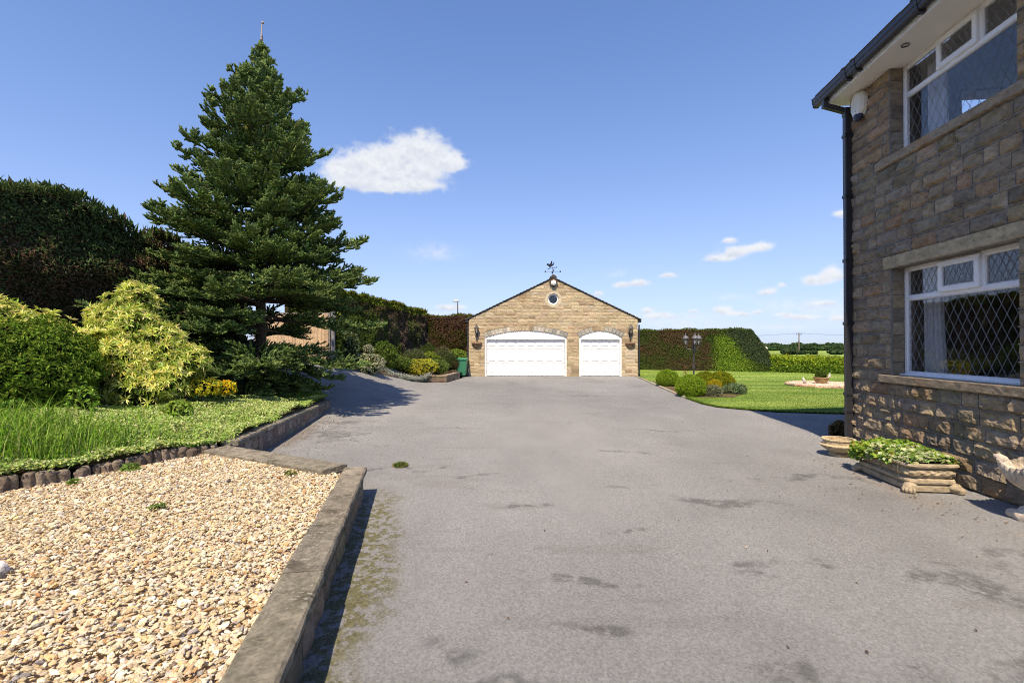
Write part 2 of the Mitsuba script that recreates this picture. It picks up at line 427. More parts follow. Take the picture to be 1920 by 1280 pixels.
def sheet(poly, step, zf, origin=(0.0, 0.0)):
    """A polygon as a grid that follows the land, cut along the polygon's edge."""
    x0, y0, x1, y1 = poly.bounds
    mb_v, mb_f, n = [], [], 0
    xs, ys = np.arange(math.floor(x0 / step) * step, x1 + step, step), np.arange(math.floor(y0 / step) * step, y1 + step, step)
    from shapely.prepared import prep
    pp = prep(poly)
    for a in xs[:-1]:
        for b in ys[:-1]:
            c = sbox(a, b, a + step, b + step)
            if pp.contains(c):
                parts = [c]
            elif pp.intersects(c):
                g = poly.intersection(c)
                parts = [q for q in getattr(g, 'geoms', [g]) if q.geom_type == 'Polygon' and q.area > 1e-6]
            else:
                continue
            for q in parts:
                if q is c or len(q.exterior.coords) <= 5:
                    v = np.array(q.exterior.coords)[:-1][::-1] if not q.exterior.is_ccw else np.array(q.exterior.coords)[:-1]
                    f = [(0, k, k + 1) for k in range(1, len(v) - 1)]
                else:
                    v, f = trimesh.creation.triangulate_polygon(q, engine='earcut')
                    e = v[f[:, 1]] - v[f[:, 0]]
                    g2 = v[f[:, 2]] - v[f[:, 0]]
                    flip = e[:, 0] * g2[:, 1] - e[:, 1] * g2[:, 0] < 0
                    f = np.where(flip[:, None], f[:, ::-1], f)
                v = np.asarray(v)
                mb_v.append(np.column_stack([v, zf(v[:, 0], v[:, 1])]))
                mb_f.append(np.asarray(f, int) + n)
                n += len(v)
    m = trimesh.Trimesh(np.vstack(mb_v), np.vstack(mb_f), process=False)
    m.merge_vertices(digits_vertex=5)
    return m


def lay(key, mesh, bsdf_name, label, smooth=True):
    scene[key] = mikit.ply(mesh, bsdf_name, smooth=smooth)
    tag(key, label, key.replace('_', ' '), kind='structure')


xs = np.concatenate([[-6000, -3000, -1500, -800, -400, -250, -150, -100, -70, -50, -38, -30, -24, -19], np.arange(-15, 27.1, .6), [30, 35, 42, 52, 65, 80, 100, 130, 160, 200, 250, 300, 360, 430, 520, 640, 800, 1100, 1600, 2600, 6000]])
ys = np.concatenate([[-3000, -600, -200, -80, -40, -25, -15], np.arange(-10, 36.1, .6), [39, 43, 48, 55, 63, 72, 83, 95, 110, 128, 150, 175, 205, 240, 280, 330, 390, 460, 540, 620, 720, 900, 1300, 2000, 3500, 7000]])
gx, gy = np.meshgrid(xs, ys, indexing='ij')
gz = land(gx, gy) - .07 * (1 - sm((gy - 31) / 2))
i, j = np.meshgrid(np.arange(len(xs) - 1), np.arange(len(ys) - 1), indexing='ij')
q = np.stack([i * len(ys) + j, (i + 1) * len(ys) + j, (i + 1) * len(ys) + j + 1, i * len(ys) + j + 1], -1).reshape(-1, 4)
lay('ground', (np.stack([gx, gy, gz], -1).reshape(-1, 3), q), 'soil', 'open ground and the green fields beyond the hedges')

DRIVE = Polygon([(-11.5, -5), (12.5, -5), (12.5, 10.3), (7.3, 10.57), (5.94, 10.88), (5.34, 11.37), (4.98, 11.75), (4.86, 12.4), (4.93, 13.9), (5.93, 23.05), (6.0, 23.9), (-2.4, 23.9), (-2.33, 22.3),
                 (-2.65, 19.75), (-3.55, 19.7), (-4.4, 19.3), (-5.05, 18.1), (-5.55, 16.9), (-6.1, 15.9), (-7.5, 15.25), (-13, 15.0), (-13, 11), (-11.5, 10)])
lay('driveway', sheet(DRIVE, .5, lambda x, y: land(x, y)), 'tarmac', 'grey weathered tarmac drive running up to the garage')
LAWN = Polygon([(6.02, 23.05), (4.99, 13.9), (4.92, 12.4), (5.03, 11.8), (5.38, 11.42), (5.97, 10.93), (7.3, 10.62), (12.5, 10.35), (24, 10.2), (24, 27), (16.2, 25.5), (14.6, 28.5), (7.9, 30.5), (6.25, 30.5), (6.25, 23.1)])
lay('lawn', sheet(LAWN, .6, lambda x, y: land(x, y) + .022), 'turf', 'short mown green lawn between drive and hedge')
rng = np.random.default_rng(2)
g = MB()
p = rng.uniform((4.9, 10.3), (17.5, 27.5), (150000, 2))
e = rng.uniform(0, 1, (9000, 1)) * (np.array(LAWN.exterior.coords)[3:8].mean(0) * 0)
k = np.abs(rng.normal(0, 1, len(p))) < 1.6 / (1 + ((p[:, 1] - 10.3) / 5.0) ** 2)
p = p[k]
import shapely
p = p[shapely.contains_xy(LAWN.buffer(.02), p[:, 0], p[:, 1])]
line = LineString(LAWN.exterior.coords[0:8])
ed = np.array([line.interpolate(t).coords[0] for t in rng.uniform(0, line.length, 9000)]) + rng.normal(0, .035, (9000, 2))
p = np.vstack([p, ed])
p3 = np.column_stack([p, land(p[:, 0], p[:, 1]) + .015])
add_blades(g, p3, .038, .004, .8, pick(rng, len(p3), [(3, (.12, .21, .025)), (2, (.17, .25, .045)), (1, (.09, .15, .02))]), rng)
g.build('grass', 'leaf')
tag('grass', 'short green grass blades along the lawn edge', 'grass', kind='stuff')

# ------------------------------------------------------------------ rough-faced stones
STONE = [(5, (.265, .212, .143)), (5, (.245, .200, .140)), (2, (.285, .218, .138)), (.8, (.262, .182, .114)), (3, (.228, .196, .148)), (1, (.300, .248, .168))]
BUFF = [(5, (.405, .330, .215)), (4, (.44, .365, .245)), (2, (.365, .290, .185)), (1.2, (.295, .230, .150)), (1, (.42, .365, .265))]
OLD = [(3, (.20, .165, .125)), (2, (.17, .14, .11)), (1, (.235, .19, .14))]


def rock(mb, a0, a1, z0, z1, t0, relief, nx, nz, rng, col, xf, back=.03, joint=.006, edge=.006):
    """A rock-faced block: a rough face with its joints set back."""
    a0, a1, z0, z1 = a0 + joint, a1 - joint, z0 + joint, z1 - joint
    u, w = np.meshgrid(np.linspace(0, 1, nx + 1), np.linspace(0, 1, nz + 1), indexing='ij')
    la, lz = a1 - a0, z1 - z0
    inner = (u > 0) & (u < 1) & (w > 0) & (w < 1)
    uu = u + inner * rng.uniform(-.3, .3, u.shape) / nx
    ww = w + inner * rng.uniform(-.3, .3, u.shape) / nz
    d = np.minimum(np.minimum(uu, 1 - uu) * la, np.minimum(ww, 1 - ww) * lz)
    q = np.stack([uu * la * 9, ww * lz * 13, u * 0], -1) + rng.uniform(0, 90, 3)
    n = meshkit.fbm(q, 3, 1) - .5
    h = relief * rng.uniform(.55, 1.15)
    ax, az = rng.normal(0, .35), rng.normal(-.15, .35)
    t = edge + np.clip(d / .028, 0, 1) ** .7 * np.clip(h * (.60 + 2.3 * n + ax * (uu - .5) + az * (ww - .5)), .002, None)
    v = np.stack([a0 + uu * la, t0 + t, z0 + ww * lz], -1)
    ring = [(k, 0) for k in range(nx)] + [(nx, k) for k in range(nz)] + [(k, nz) for k in range(nx, 0, -1)] + [(0, k) for k in range(nz, 0, -1)]
    r = np.array([v[k] for k in ring])
    r[:, 1] = t0 - back
    idx = np.arange((nx + 1) * (nz + 1)).reshape(nx + 1, nz + 1)
    i, j = np.meshgrid(np.arange(nx), np.arange(nz), indexing='ij')
    f = np.stack([idx[i, j], idx[i, j + 1], idx[i + 1, j + 1], idx[i + 1, j]], -1).reshape(-1, 4)
    o = np.array([idx[k] for k in ring])
    m = len(ring)
    b = idx.size + np.arange(m)
    s = np.stack([o, np.roll(o, -1), np.roll(b, -1), b], 1)
    mb.add(xf(np.vstack([v.reshape(-1, 3), r])), np.vstack([f, s]), col)


def course_lengths(rng, a0, a1, lo, hi):
    """Joint positions from a0 to a1."""
    out = [a0]
    while out[-1] < a1 - lo * .7:
        out.append(out[-1] + rng.uniform(lo, hi))
    if len(out) > 2 and a1 - out[-2] < hi * 1.1:
        out.pop()
    out = [x for x in out if x < a1 - .05] + [a1]
    return out


# ------------------------------------------------------------------ the stone house on the right
HO = (5.0, 7.12, 0.0)
HD = (.1044, .9945)
hx = frame(HO, HD)              # local: a along the wall (0 at the far corner, negative towards the viewer), t outwards, z up
EAVE = 5.09
OPEN = [(-2.635, -.875, 1.12, 2.50), (-2.635, -.875, 3.94, EAVE)]
H = 'stone_house'
tag(H, 'two storey stone house with white leaded windows at the right edge', 'house')


def plates(mb, a0, a1, z0, z1, t0, t1, holes, col, xf, axis='t'):
    """A wall with openings, as boxes between the openings."""
    az = sorted({a0, a1, *[h[0] for h in holes], *[h[1] for h in holes]})
    zz = sorted({z0, z1, *[h[2] for h in holes], *[h[3] for h in holes]})
    for p, q in zip(az[:-1], az[1:]):
        run = None
        for r, s in zip(zz[:-1], zz[1:]):
            solid = not any(h[0] <= p + 1e-6 and h[1] >= q - 1e-6 and h[2] <= r + 1e-6 and h[3] >= s - 1e-6 for h in holes)
            if solid:
                run = (run[0], s) if run else (r, s)
            if not solid or s == zz[-1]:
                if run:
                    mb.box(p, q, t0, t1, run[0], run[1], col, xf)
                run = None


core = MB()
MORTAR = (.175, .160, .145)
plates(core, -8.0, 0, -.3, EAVE, -.28, 0, OPEN, MORTAR, hx)
gx_ = frame((HO[0] + HD[0] * 0, HO[1], 0), (HD[1], -HD[0]))          # gable end: runs away to the right, outward is +a
plates(core, .001, 8.0, -.3, EAVE, -.28, 0, [(1.3, 2.4, 3.95, 5.04)], (.20, .165, .125), gx_)
core.box(-8, 0, -8.0, -7.72, -.3, EAVE, MORTAR, hx)
core.box(-8, -7.72, -7.719, -.281, -.3, EAVE, MORTAR, hx)
v = np.array([(0, 0, EAVE), (0, -8, EAVE), (0, -4, 7.1), (-.25, 0, EAVE), (-.25, -8, EAVE), (-.25, -4, 7.1)], float)
core.add(hx(v), [[0, 1, 2], [3, 5, 4], [0, 2, 5], [0, 5, 3], [1, 4, 5], [1, 5, 2]], (.20, .165, .125))
core.build(H + '__wall', 'stone')
room = MB()
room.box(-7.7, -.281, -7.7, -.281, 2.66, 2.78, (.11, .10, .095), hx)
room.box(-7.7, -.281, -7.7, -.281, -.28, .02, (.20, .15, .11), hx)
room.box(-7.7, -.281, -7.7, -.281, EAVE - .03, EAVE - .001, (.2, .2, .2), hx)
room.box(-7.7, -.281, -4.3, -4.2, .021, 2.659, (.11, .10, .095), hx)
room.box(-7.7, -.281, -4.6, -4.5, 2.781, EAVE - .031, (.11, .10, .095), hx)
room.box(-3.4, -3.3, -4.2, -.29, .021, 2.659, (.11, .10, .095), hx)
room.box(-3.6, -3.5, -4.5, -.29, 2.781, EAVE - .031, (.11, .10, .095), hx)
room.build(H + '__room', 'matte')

rng = np.random.default_rng(11)
courses = list(np.linspace(0, 1.02, 7)) + list(np.linspace(1.02, 2.50, 10))[1:] + [2.655] + list(np.linspace(2.655, 3.83, 8))[1:] + list(np.linspace(3.83, EAVE, 9))[1:]
BLOCK = OPEN + [(-2.82, -.68, 1.02, 1.121), (-2.80, -.745, 2.5, 2.656), (-2.86, -.63, 3.83, 3.941)]
rest, point, items = MB(), MB(), []
for c0, c1 in zip(courses[:-1], courses[1:]):
    js = course_lengths(rng, -5.0 + rng.uniform(-.2, 0), 0.0, .17, .46)
    cut = sorted({x for b in BLOCK if b[2] < c1 - .01 and b[3] > c0 + .01 for x in b[:2]})
    js = sorted([x for x in js if all(abs(x - y) > .09 for y in cut)] + cut)
    mid = (c0 + c1) / 2
    spans, a = [], js[0]
    for p, q in zip(js[:-1], js[1:]):
        lo, hi = c0, c1
        for b in BLOCK:
            if b[0] < q - .01 and b[1] > p + .01:
                if b[2] <= lo + .002 and b[3] > lo:
                    lo = max(lo, b[3])
                elif b[3] >= hi - .002 and b[2] < hi:
                    hi = min(hi, b[2])
        if hi - lo < .035 or q - p < .05:
            continue
        items.append((p, q, lo, hi))
        point.box(p - .005, p + .005, -.01, .013, lo, hi, (.225, .205, .18), hx)
    open_at = [b for b in BLOCK if b[2] < c0 - .001 and b[3] > c0 + .001]
    a = -5.0
    for b in sorted(open_at) + [(0.0, 0.0, 0, 0)]:
        if b[0] - a > .02 and c0 > 0:
            n = max(2, int((b[0] - a) / .12))
            g = np.linspace(a, b[0], n)
            zz = c0 + .004 * (meshkit.noise(np.stack([g * 5, g * 0 + c0 * 9, g * 0], -1)) - .5)
            w = .0060
            pv = np.concatenate([np.stack([g, g * 0 + tt, zz + s], 1) for tt, s in ((-.01, w), (.017, w), (.017, -w), (-.01, -w))])
            k = np.arange(n - 1)
            point.add(hx(pv), np.vstack([np.stack([r * n + k, r * n + k + 1, (r + 1) * n + k + 1, (r + 1) * n + k], 1)[:, ::-1] for r in range(3)]), (.235, .215, .19))
        a = b[1]
shown = sorted([x for x in items if x[1] > -2.75], key=lambda x: -(x[1] - x[0]) * (x[3] - x[2]) / (7.2 + x[0]) ** 2)
shown = set(shown[:285])
for s in items:
    col = pick(rng, 1, STONE, .12, .018)[0]
    if s[2] > 3.9:
        col = col * [1.10, .98, .88]
    rel = .050 if s[2] < 1.0 else .042
    if s in shown:
        mb = MB()
        rock(mb, *s, 0.0, rel, max(4, int((s[1] - s[0]) / .036)), 6, rng, col, hx)
        mb.build(numbered(H + '__wall__stone'), 'stone')
    else:
        rock(rest, *s, 0.0, rel, 4, 3, rng, col, hx)
rest.build(H + '__wall__stonework', 'stone')
tag(H + '__wall__stonework', kind='stuff')
point.build(H + '__wall__pointing', 'stone')
for k, (a0, a1, z0, z1) in enumerate(OPEN):                  # the stones of the far jamb, seen end on
    n = 8 if k == 0 else 7
    for c0, c1 in zip(np.linspace(z0, z1, n + 1)[:-1], np.linspace(z0, z1, n + 1)[1:]):
        mb = MB()
        rock(mb, .004, .150, c0, c1, 0, .008, 3, 3, rng, pick(rng, 1, STONE, .10, .015)[0] * .95, lambda v, a1=a1: hx(np.stack([a1 - v[:, 1] + 0 * v[:, 0], -v[:, 0], v[:, 2]], 1)))
        mb.build(numbered(H + '__wall__jamb_stone'), 'stone')

UPVC = (.80, .80, .80)


def window(key, a0, a1, z0, z1, ztr, sill, lintel):
    """A white three-light window over a wide pane with diamond leading."""
    t0, t1 = -.205, -.150
    fw = .052
    mb = MB()
    B = lambda p, q, r, s, x=t0, y=t1: mb.box(p, q, x, y, r, s, UPVC, hx, .007)
    B(a0, a1, z0, z0 + fw)
    B(a0, a1, z1 - fw, z1)
    B(a0, a0 + fw, z0 + fw, z1 - fw)
    B(a1 - fw, a1, z0 + fw, z1 - fw)
    B(a0 + fw, a1 - fw, ztr - .03, ztr + .03)
    w = (a1 - a0) / 3
    m1, m2 = a0 + w, a1 - w
    for m in (m1, m2):
        B(m - .028, m + .028, ztr + .03, z1 - fw)
    if sill:
        mb.box(a0 - .01, a1 + .01, -.20, -.085, z0 - .0, z0 + .024, UPVC, hx, .006)
    mb.build(key + '__frame', 'paint')
    sash = MB()
    s0, s1, q0, q1 = m1 + .012, m2 - .012, ztr + .012, z1 - .022
    sw = .062
    for p, q, r, s in ((s0, s1, q0, q0 + sw), (s0, s1, q1 - sw, q1), (s0, s0 + sw, q0 + sw, q1 - sw), (s1 - sw, s1, q0 + sw, q1 - sw)):
        sash.box(p, q, -.150, -.118, r, s, UPVC, hx, .007)
    sash.build(key + '__opening_sash', 'paint')
    beads = MB()
    panes = [(a0 + fw, a1 - fw, z0 + fw, ztr - .03, -.178, .120, .215), (a0 + fw, m1 - .028, ztr + .03, z1 - fw, -.178, .085, .150), (s0 + sw, s1 - sw, q0 + sw, q1 - sw, -.140, .078, .135), (m2 + .028, a1 - fw, ztr + .03, z1 - fw, -.178, .085, .150)]
    for p, q, r, s, t, dw, dh in panes:
        for e in ((p, q, r, r + .008), (p, q, s - .008, s), (p, p + .008, r + .008, s - .008), (q - .008, q, r + .008, s - .008)):
            beads.box(e[0], e[1], t, t + .014, e[2], e[3], (.62, .62, .62), hx)
        scene[numbered(key + '__pane')] = mikit.ply((hx(np.array([(p, t, r), (q, t, r), (q, t, s), (p, t, s)], float)), [[0, 3, 2], [0, 2, 1]]), 'window_glass')
        lead = MB()
        rect = sbox(p, r, q, s)
        for sg in (1, -1):
            kk = dh / dw * sg
            n0 = int((q - p + (s - r) * dw / dh) / dw) + 3
            for m in range(-n0, n0):
                c = (p + q) / 2 + (m + .5) * dw
                ln = LineString([(c - 3, r - 3 * kk), (c + 3, r + 3 * kk)]).intersection(rect)
                if ln.is_empty or ln.length < .01:
                    continue
                (x0, y0), (x1, y1) = ln.coords[0], ln.coords[-1]
                d = np.array([x1 - x0, y1 - y0])
                d /= np.hypot(*d)
                o = np.array([-d[1], d[0]]) * .0030
                off = .0022 if sg > 0 else .0030
                pv = [(x0 + o[0], t + off, y0 + o[1]), (x1 + o[0], t + off, y1 + o[1]), (x1 - o[0], t + off, y1 - o[1]), (x0 - o[0], t + off, y0 - o[1])]
                pv += [(x0, t + off + .0025, y0), (x1, t + off + .0025, y1)]
                lead.add(hx(np.array(pv)), [[0, 1, 5], [0, 5, 4], [4, 5, 2], [4, 2, 3]], (.24, .25, .265))
        lead.build(numbered(key + '__leading'), 'matte')
    beads.build(key + '__glazing_bead', 'paint')
    st = MB()
    st.box(sill[0], sill[1], -.19, .055, sill[2], sill[3], (.29, .235, .165), hx, .008)
    st.build(key + '__sill', 'stone')
    if lintel:
        st = MB()
        st.box(lintel[0], lintel[1], -.19, .028, lintel[2], lintel[3], (.40, .335, .215), hx, .006)
        st.build(key + '__lintel', 'stone')
    rv = MB()
    rv.box(a1 + .001, a1 + .004, -.148, -.10, z0, z1, (.30, .27, .23), hx)
    rv.build(key + '__mastic', 'matte')


W0, W1 = H + '__window', H + '__window_001'
window(W0, *OPEN[0], 2.105, (-2.82, -.68, 1.022, 1.12), (-2.80, -.745, 2.502, 2.654))
window(W1, OPEN[1][0], OPEN[1][1], OPEN[1][2], OPEN[1][3] - .002, 4.70, (-2.86, -.63, 3.832, 3.94), None)
tag(W0, 'ground floor window with stone lintel and diamond leading')
tag(W1, 'upper window with leaded panes right under the white soffit')


def curtain(label, a0, a1, z0, z1, t, seed, flare=0.0):
    key = numbered('curtain')
    n, m = 90, 12
    a, z = np.meshgrid(np.linspace(a0, a1, n), np.linspace(z0, z1, m), indexing='ij')
    k = (a - a0) / (a1 - a0)
    zz = (z - z0) / (z1 - z0)
    a = a - flare * (1 - zz) ** 2 * (1 - k)
    tt = t + .030 * np.sin(k * 55 + .6 * np.sin(zz * 3 + seed)) + .012 * np.sin(k * 23 + 2)
    q = np.arange(n * m).reshape(n, m)
    f = np.stack([q[:-1, :-1], q[:-1, 1:], q[1:, 1:], q[1:, :-1]], -1).reshape(-1, 4)
    scene[key] = mikit.ply((hx(np.stack([a, tt, z], -1).reshape(-1, 3)), f), 'leaf', smooth=True, uv=enc((.72, .72, .74), n * m))
    tag(key, label, 'curtain')


curtain('pale pleated curtain at the left of the ground floor window', -1.20, -.92, .9, 2.62, -.36, 1, .10)
curtain('pale pleated curtain at the left of the upper window', -1.30, -1.02, 3.2, 5.0, -.36, 2, .05)

# eaves: soffit, fascia, gutter, slates
mb = MB()
mb.box(-8, .10, -.26, .30, EAVE + .001, EAVE + .018, (.78, .75, .70), hx)
mb.build(H + '__soffit', 'paint')
mb = MB()
v = np.array(lathe([(0, 0), (.034, 0), (.042, .006), (.042, .02)], 20)[0])
mb.add(hx(v * [1, 1, -1] + [-1.40, .16, EAVE + .004]), np.array(lathe([(0, 0), (.034, 0), (.042, .006), (.042, .02)], 20)[1]), (.04, .035, .03))
mb.build(H + '__soffit__vent', 'paint')
mb = MB()
mb.box(-8, .10, .301, .322, EAVE - .012, EAVE + .17, (.80, .79, .76), hx, .004)
mb.build(H + '__fascia', 'paint')
BLACK = (.028, .029, .034)
prof = [(.326, .165), (.326, .06), (.345, .035), (.40, .035), (.418, .05), (.418, .085), (.430, .10), (.430, .155), (.438, .165), (.428, .165), (.420, .152), (.420, .105), (.408, .09), (.408, .058), (.395, .045), (.35, .045), (.336, .066), (.336, .165)]
PG = Polygon(prof)


def extrude_a(poly, a0, a1, mb, col, zoff=EAVE, grow=0.0):
    pts, f = trimesh.creation.triangulate_polygon(poly.buffer(grow, join_style=2) if grow else poly, engine='earcut')
    m = trimesh.creation.extrude_triangulation(pts, f, a1 - a0)
    v = np.array(m.vertices)
    mb.add(hx(np.stack([a0 + v[:, 2], v[:, 0], zoff + v[:, 1]], 1)), np.array(m.faces), col)


mb = MB()
extrude_a(PG, -8, .20, mb, BLACK)
mb.build(H + '__gutter', 'paint')
solid = Polygon([prof[k] for k in range(9)])
mb = MB()
extrude_a(solid, .20, .212, mb, BLACK, grow=.004)
mb.build(H + '__gutter__stop_end', 'paint')
for a in (-.62, -.83, -1.95, -3.1, -4.2):
    mb = MB()
    extrude_a(Polygon([prof[k] for k in range(9)]).difference(PG.buffer(.002)).buffer(0), a, a + .001, MB(), BLACK)
    band = PG.buffer(.008, join_style=2)
    extrude_a(band if band.geom_type == 'Polygon' else band.geoms[0], a - .035, a + .035, mb, (.020, .021, .026))
    mb.box(a - .03, a + .03, .30, .41, EAVE + .012, EAVE + .028, (.020, .021, .026), hx, .004)
    mb.build(numbered(H + '__gutter__bracket'), 'paint')
rng = np.random.default_rng(5)
deck = MB()
v = np.array([(.12, .40, EAVE + .17), (.12, -4, 7.2), (-8, -4, 7.2), (-8, .40, EAVE + .17), (.12, -8.4, EAVE + .17), (-8, -8.4, EAVE + .17)], float)
v2 = v - [0, 0, .05]
deck.add(hx(np.vstack([v, v2])), [[0, 1, 2], [0, 2, 3], [1, 4, 5], [1, 5, 2], [6, 8, 7], [6, 9, 8], [7, 11, 10], [7, 8, 11], [0, 6, 7], [0, 7, 1], [1, 7, 10], [1, 10, 4], [0, 3, 9], [0, 9, 6]], (.05, .05, .055))
deck.build(H + '__roof', 'matte')
for row in range(2):
    a = .13
    while a > -5.2:
        w = .265
        mb = MB()
        d0, d1 = .425 - row * .2, .425 - row * .2 - .34
        k = (7.2 - EAVE - .17) / 4.4
        z = lambda t: EAVE + .178 + (.40 - t) * k
        h = .022 + .006 * rng.uniform(-1, 1)
        lo, hi = row * .014, .004
        c = [(a - w + .006, d0, z(d0) + lo), (a, d0, z(d0) + lo), (a, d1, z(d1) + .003), (a - w + .006, d1, z(d1) + .003)]
        c = np.array(c + [(x, y, zz + h) for x, y, zz in c])
        mb.add(hx(c), [[0, 3, 2], [0, 2, 1], [4, 5, 6], [4, 6, 7], [0, 1, 5], [0, 5, 4], [1, 2, 6], [1, 6, 5], [2, 3, 7], [2, 7, 6], [3, 0, 4], [3, 4, 7]], pick(rng, 1, [(1, (.055, .052, .055)), (1, (.045, .045, .05))])[0])
        mb.build(numbered(H + '__roof__tile'), 'matte')
        a -= w
mb = MB()                                                     # square downpipe with its offset under the eaves
mb.box(-.088, -.008, .028, .118, .0, 4.90, BLACK, hx, .010)


def bar_between(p0, p1, w, mb, col):
    p0, p1 = np.array(p0, float), np.array(p1, float)
    d = unit(p1 - p0)
    a = np.array([1.0, 0, 0])
    b = np.cross(d, a)
    v = np.array([p + s * a * w + r * b * w for p in (p0, p1) for s, r in ((-1, -1), (1, -1), (1, 1), (-1, 1))])
    f = [[0, 1, 2], [0, 2, 3], [4, 6, 5], [4, 7, 6]] + [x for k in range(4) for x in ([k, 4 + k, 4 + (k + 1) % 4], [k, 4 + (k + 1) % 4, (k + 1) % 4])]
    mb.add(hx(v), f, col)


bar_between((-.044, .062, 4.93), (-.044, .372, 5.035), .034, mb, BLACK)
mb.box(-.080, -.008, .335, .410, 5.00, 5.135, BLACK, hx, .008)
mb.box(-.094, -.003, .022, .125, 4.86, 4.985, BLACK, hx, .008)
mb.build(H + '__downpipe', 'paint')
for z in (4.55, 3.66, 2.72, 1.80, .77, .52):
    mb = MB()
    mb.box(-.097, -.001, .0, .128, z, z + .05, (.020, .021, .026), hx, .006)
    mb.build(numbered(H + '__downpipe__collar'), 'paint')

# alarm box
key = numbered('alarm_box')
tag(key, 'cream octagonal alarm box with dark base high on the house wall', 'alarm box')
oc = np.array([(-.055, .18), (.055, .18), (.125, .09), (.125, -.06), (.065, -.165), (-.065, -.165), (-.125, -.06), (-.125, .09)])
n = len(oc)
mb = MB()
v = np.vstack([np.column_stack([oc[:, 0], oc[:, 0] * 0 + .012, oc[:, 1]]), np.column_stack([oc[:, 0], oc[:, 0] * 0 + .06, oc[:, 1]]), np.column_stack([oc[:, 0] * .82, oc[:, 0] * 0 + .105, oc[:, 1] * .86])])
v = v + [-.34, .02, 4.88]
f = [[0, k + 1, k] for k in range(1, n - 1)] + [[2 * n, 2 * n + k, 2 * n + k + 1] for k in range(1, n - 1)]
f = [x[::-1] for x in f] + [x for r in (0, 1) for k in range(n) for x in ([r * n + k, r * n + (k + 1) % n, r * n + n + (k + 1) % n], [r * n + k, r * n + n + (k + 1) % n, r * n + n + k])]
mb.add(hx(v), f, (.74, .72, .62))
mb.box(-.352, -.340, .121, .128, 4.79, 4.802, (.05, .05, .05), hx)
mb.build(key + '__cover', 'paint')
mb = MB()
v, f = blob(2, .085, .055, .06, 0, 1, 0, (-.34, .085, 4.72))
mb.add(hx(v), f, (.02, .025, .06))
mb.build(key + '__strobe_lens', 'paint', True)

# ------------------------------------------------------------------ the garage
GY, GX0, GX1, GE, GA = 23.65, -2.11, 6.15, 2.80, 4.78
GC = (GX0 + GX1) / 2
G = 'stone_garage'
tag(G, 'pitched roof stone garage with two white arched doors across the drive', 'garage')
gf = lambda v: np.stack([v[:, 0], GY - v[:, 1], v[:, 2]], 1)      # local: x along, t towards the viewer, z  (mirrored: faces are turned below)


class GB(MB):
    def add(self, v, f, col=(.5, .5, .5)):
        f = np.asarray(f, int)
        return super().add(v, f[:, ::-1], col)


def gsolid(mb, poly, t0, t1, col, engine='earcut'):
    for g in getattr(poly, 'geoms', [poly]):
        if g.geom_type == 'Polygon' and g.area > 1e-5:
            m = trimesh.creation.extrude_polygon(g, t1 - t0, engine=engine)
            v = np.array(m.vertices)
            MB.add(mb, np.stack([v[:, 0], GY - (t0 + v[:, 2]), v[:, 1]], 1), np.array(m.faces), col)


def arch(x0, x1, zs, rise, n=28, grow=0.0):
    """The curve of a segmental arch and its centre and radius."""
    c = (x1 - x0) / 2
    R = (c * c + rise * rise) / (2 * rise)
    cx, cz = (x0 + x1) / 2, zs + rise - R
    th = math.asin(c / R)
    g = np.linspace(-th, th, n)
    return np.stack([cx + (R + grow) * np.sin(g), cz + (R + grow) * np.cos(g)], 1), (cx, cz, R, th)


DOORS = [(-1.33, 2.67, 1.905, .33, 8, 22), (3.285, 5.36, 1.905, .32, 4, 12)]
outline = Polygon([(GX0, -.2), (GX1, -.2), (GX1, GE), (GC, GA), (GX0, GE)])
holes, vous = [], []
for x0, x1, zs, rise, _, _ in DOORS:
    cv, _ = arch(x0, x1, zs, rise)
    holes.append(Polygon([(x0, -.3), (x1, -.3)] + [tuple(p) for p in cv[::-1]]))
    co, _ = arch(x0, x1, zs, rise, grow=.235)
    vous.append(Polygon([tuple(p) for p in cv] + [tuple(p) for p in co[::-1]]))
rw = (GC, 3.775)
rh = Point(*rw).buffer(.275, 32)
rs = Point(*rw).buffer(.41, 32)
mb = MB()
gsolid(mb, outline.difference(holes[0]).difference(holes[1]).difference(rh), -.3, 0, (.36, .30, .21))
mb.box(GX0, GX0 + .28, GY + .301, GY + 7.0, -.2, GE, (.40, .33, .22))
mb.box(GX1 - .28, GX1, GY + .301, GY + 7.0, -.2, GE, (.40, .33, .22))
mb.box(GX0 + .281, GX1 - .281, GY + 6.72, GY + 7.0, -.2, GE, (.40, .33, .22))
m = trimesh.creation.extrude_polygon(Polygon([(GX0, GE), (GX1, GE), (GC, GA)]), .2)
mb.add(np.stack([np.array(m.vertices)[:, 0], GY + 6.75 + np.array(m.vertices)[:, 2], np.array(m.vertices)[:, 1] + .001], 1), np.array(m.faces), (.30, .25, .17))
mb.build(G + '__wall', 'buff_stone')
rng = np.random.default_rng(21)
zone = outline.difference(holes[0]).difference(holes[1]).difference(vous[0]).difference(vous[1]).difference(rs)
pieces = []
zc = list(np.linspace(0, GE, 18)) + list(np.linspace(GE, GA, 13))[1:]
for c0, c1 in zip(zc[:-1], zc[1:]):
    js = course_lengths(rng, GX0, GX1, .26, .60)
    for p, q in zip(js[:-1], js[1:]):
        r = sbox(p, c0, q, c1)
        whole = zone.contains(r)
        g = r if whole else r.intersection(zone)
        for s in getattr(g, 'geoms', [g]):
            if s.geom_type == 'Polygon' and s.area > .004:
                pieces.append((s.area, len(pieces), s, whole))
pieces.sort(key=lambda x: (-x[0], x[1]))
rest = MB()
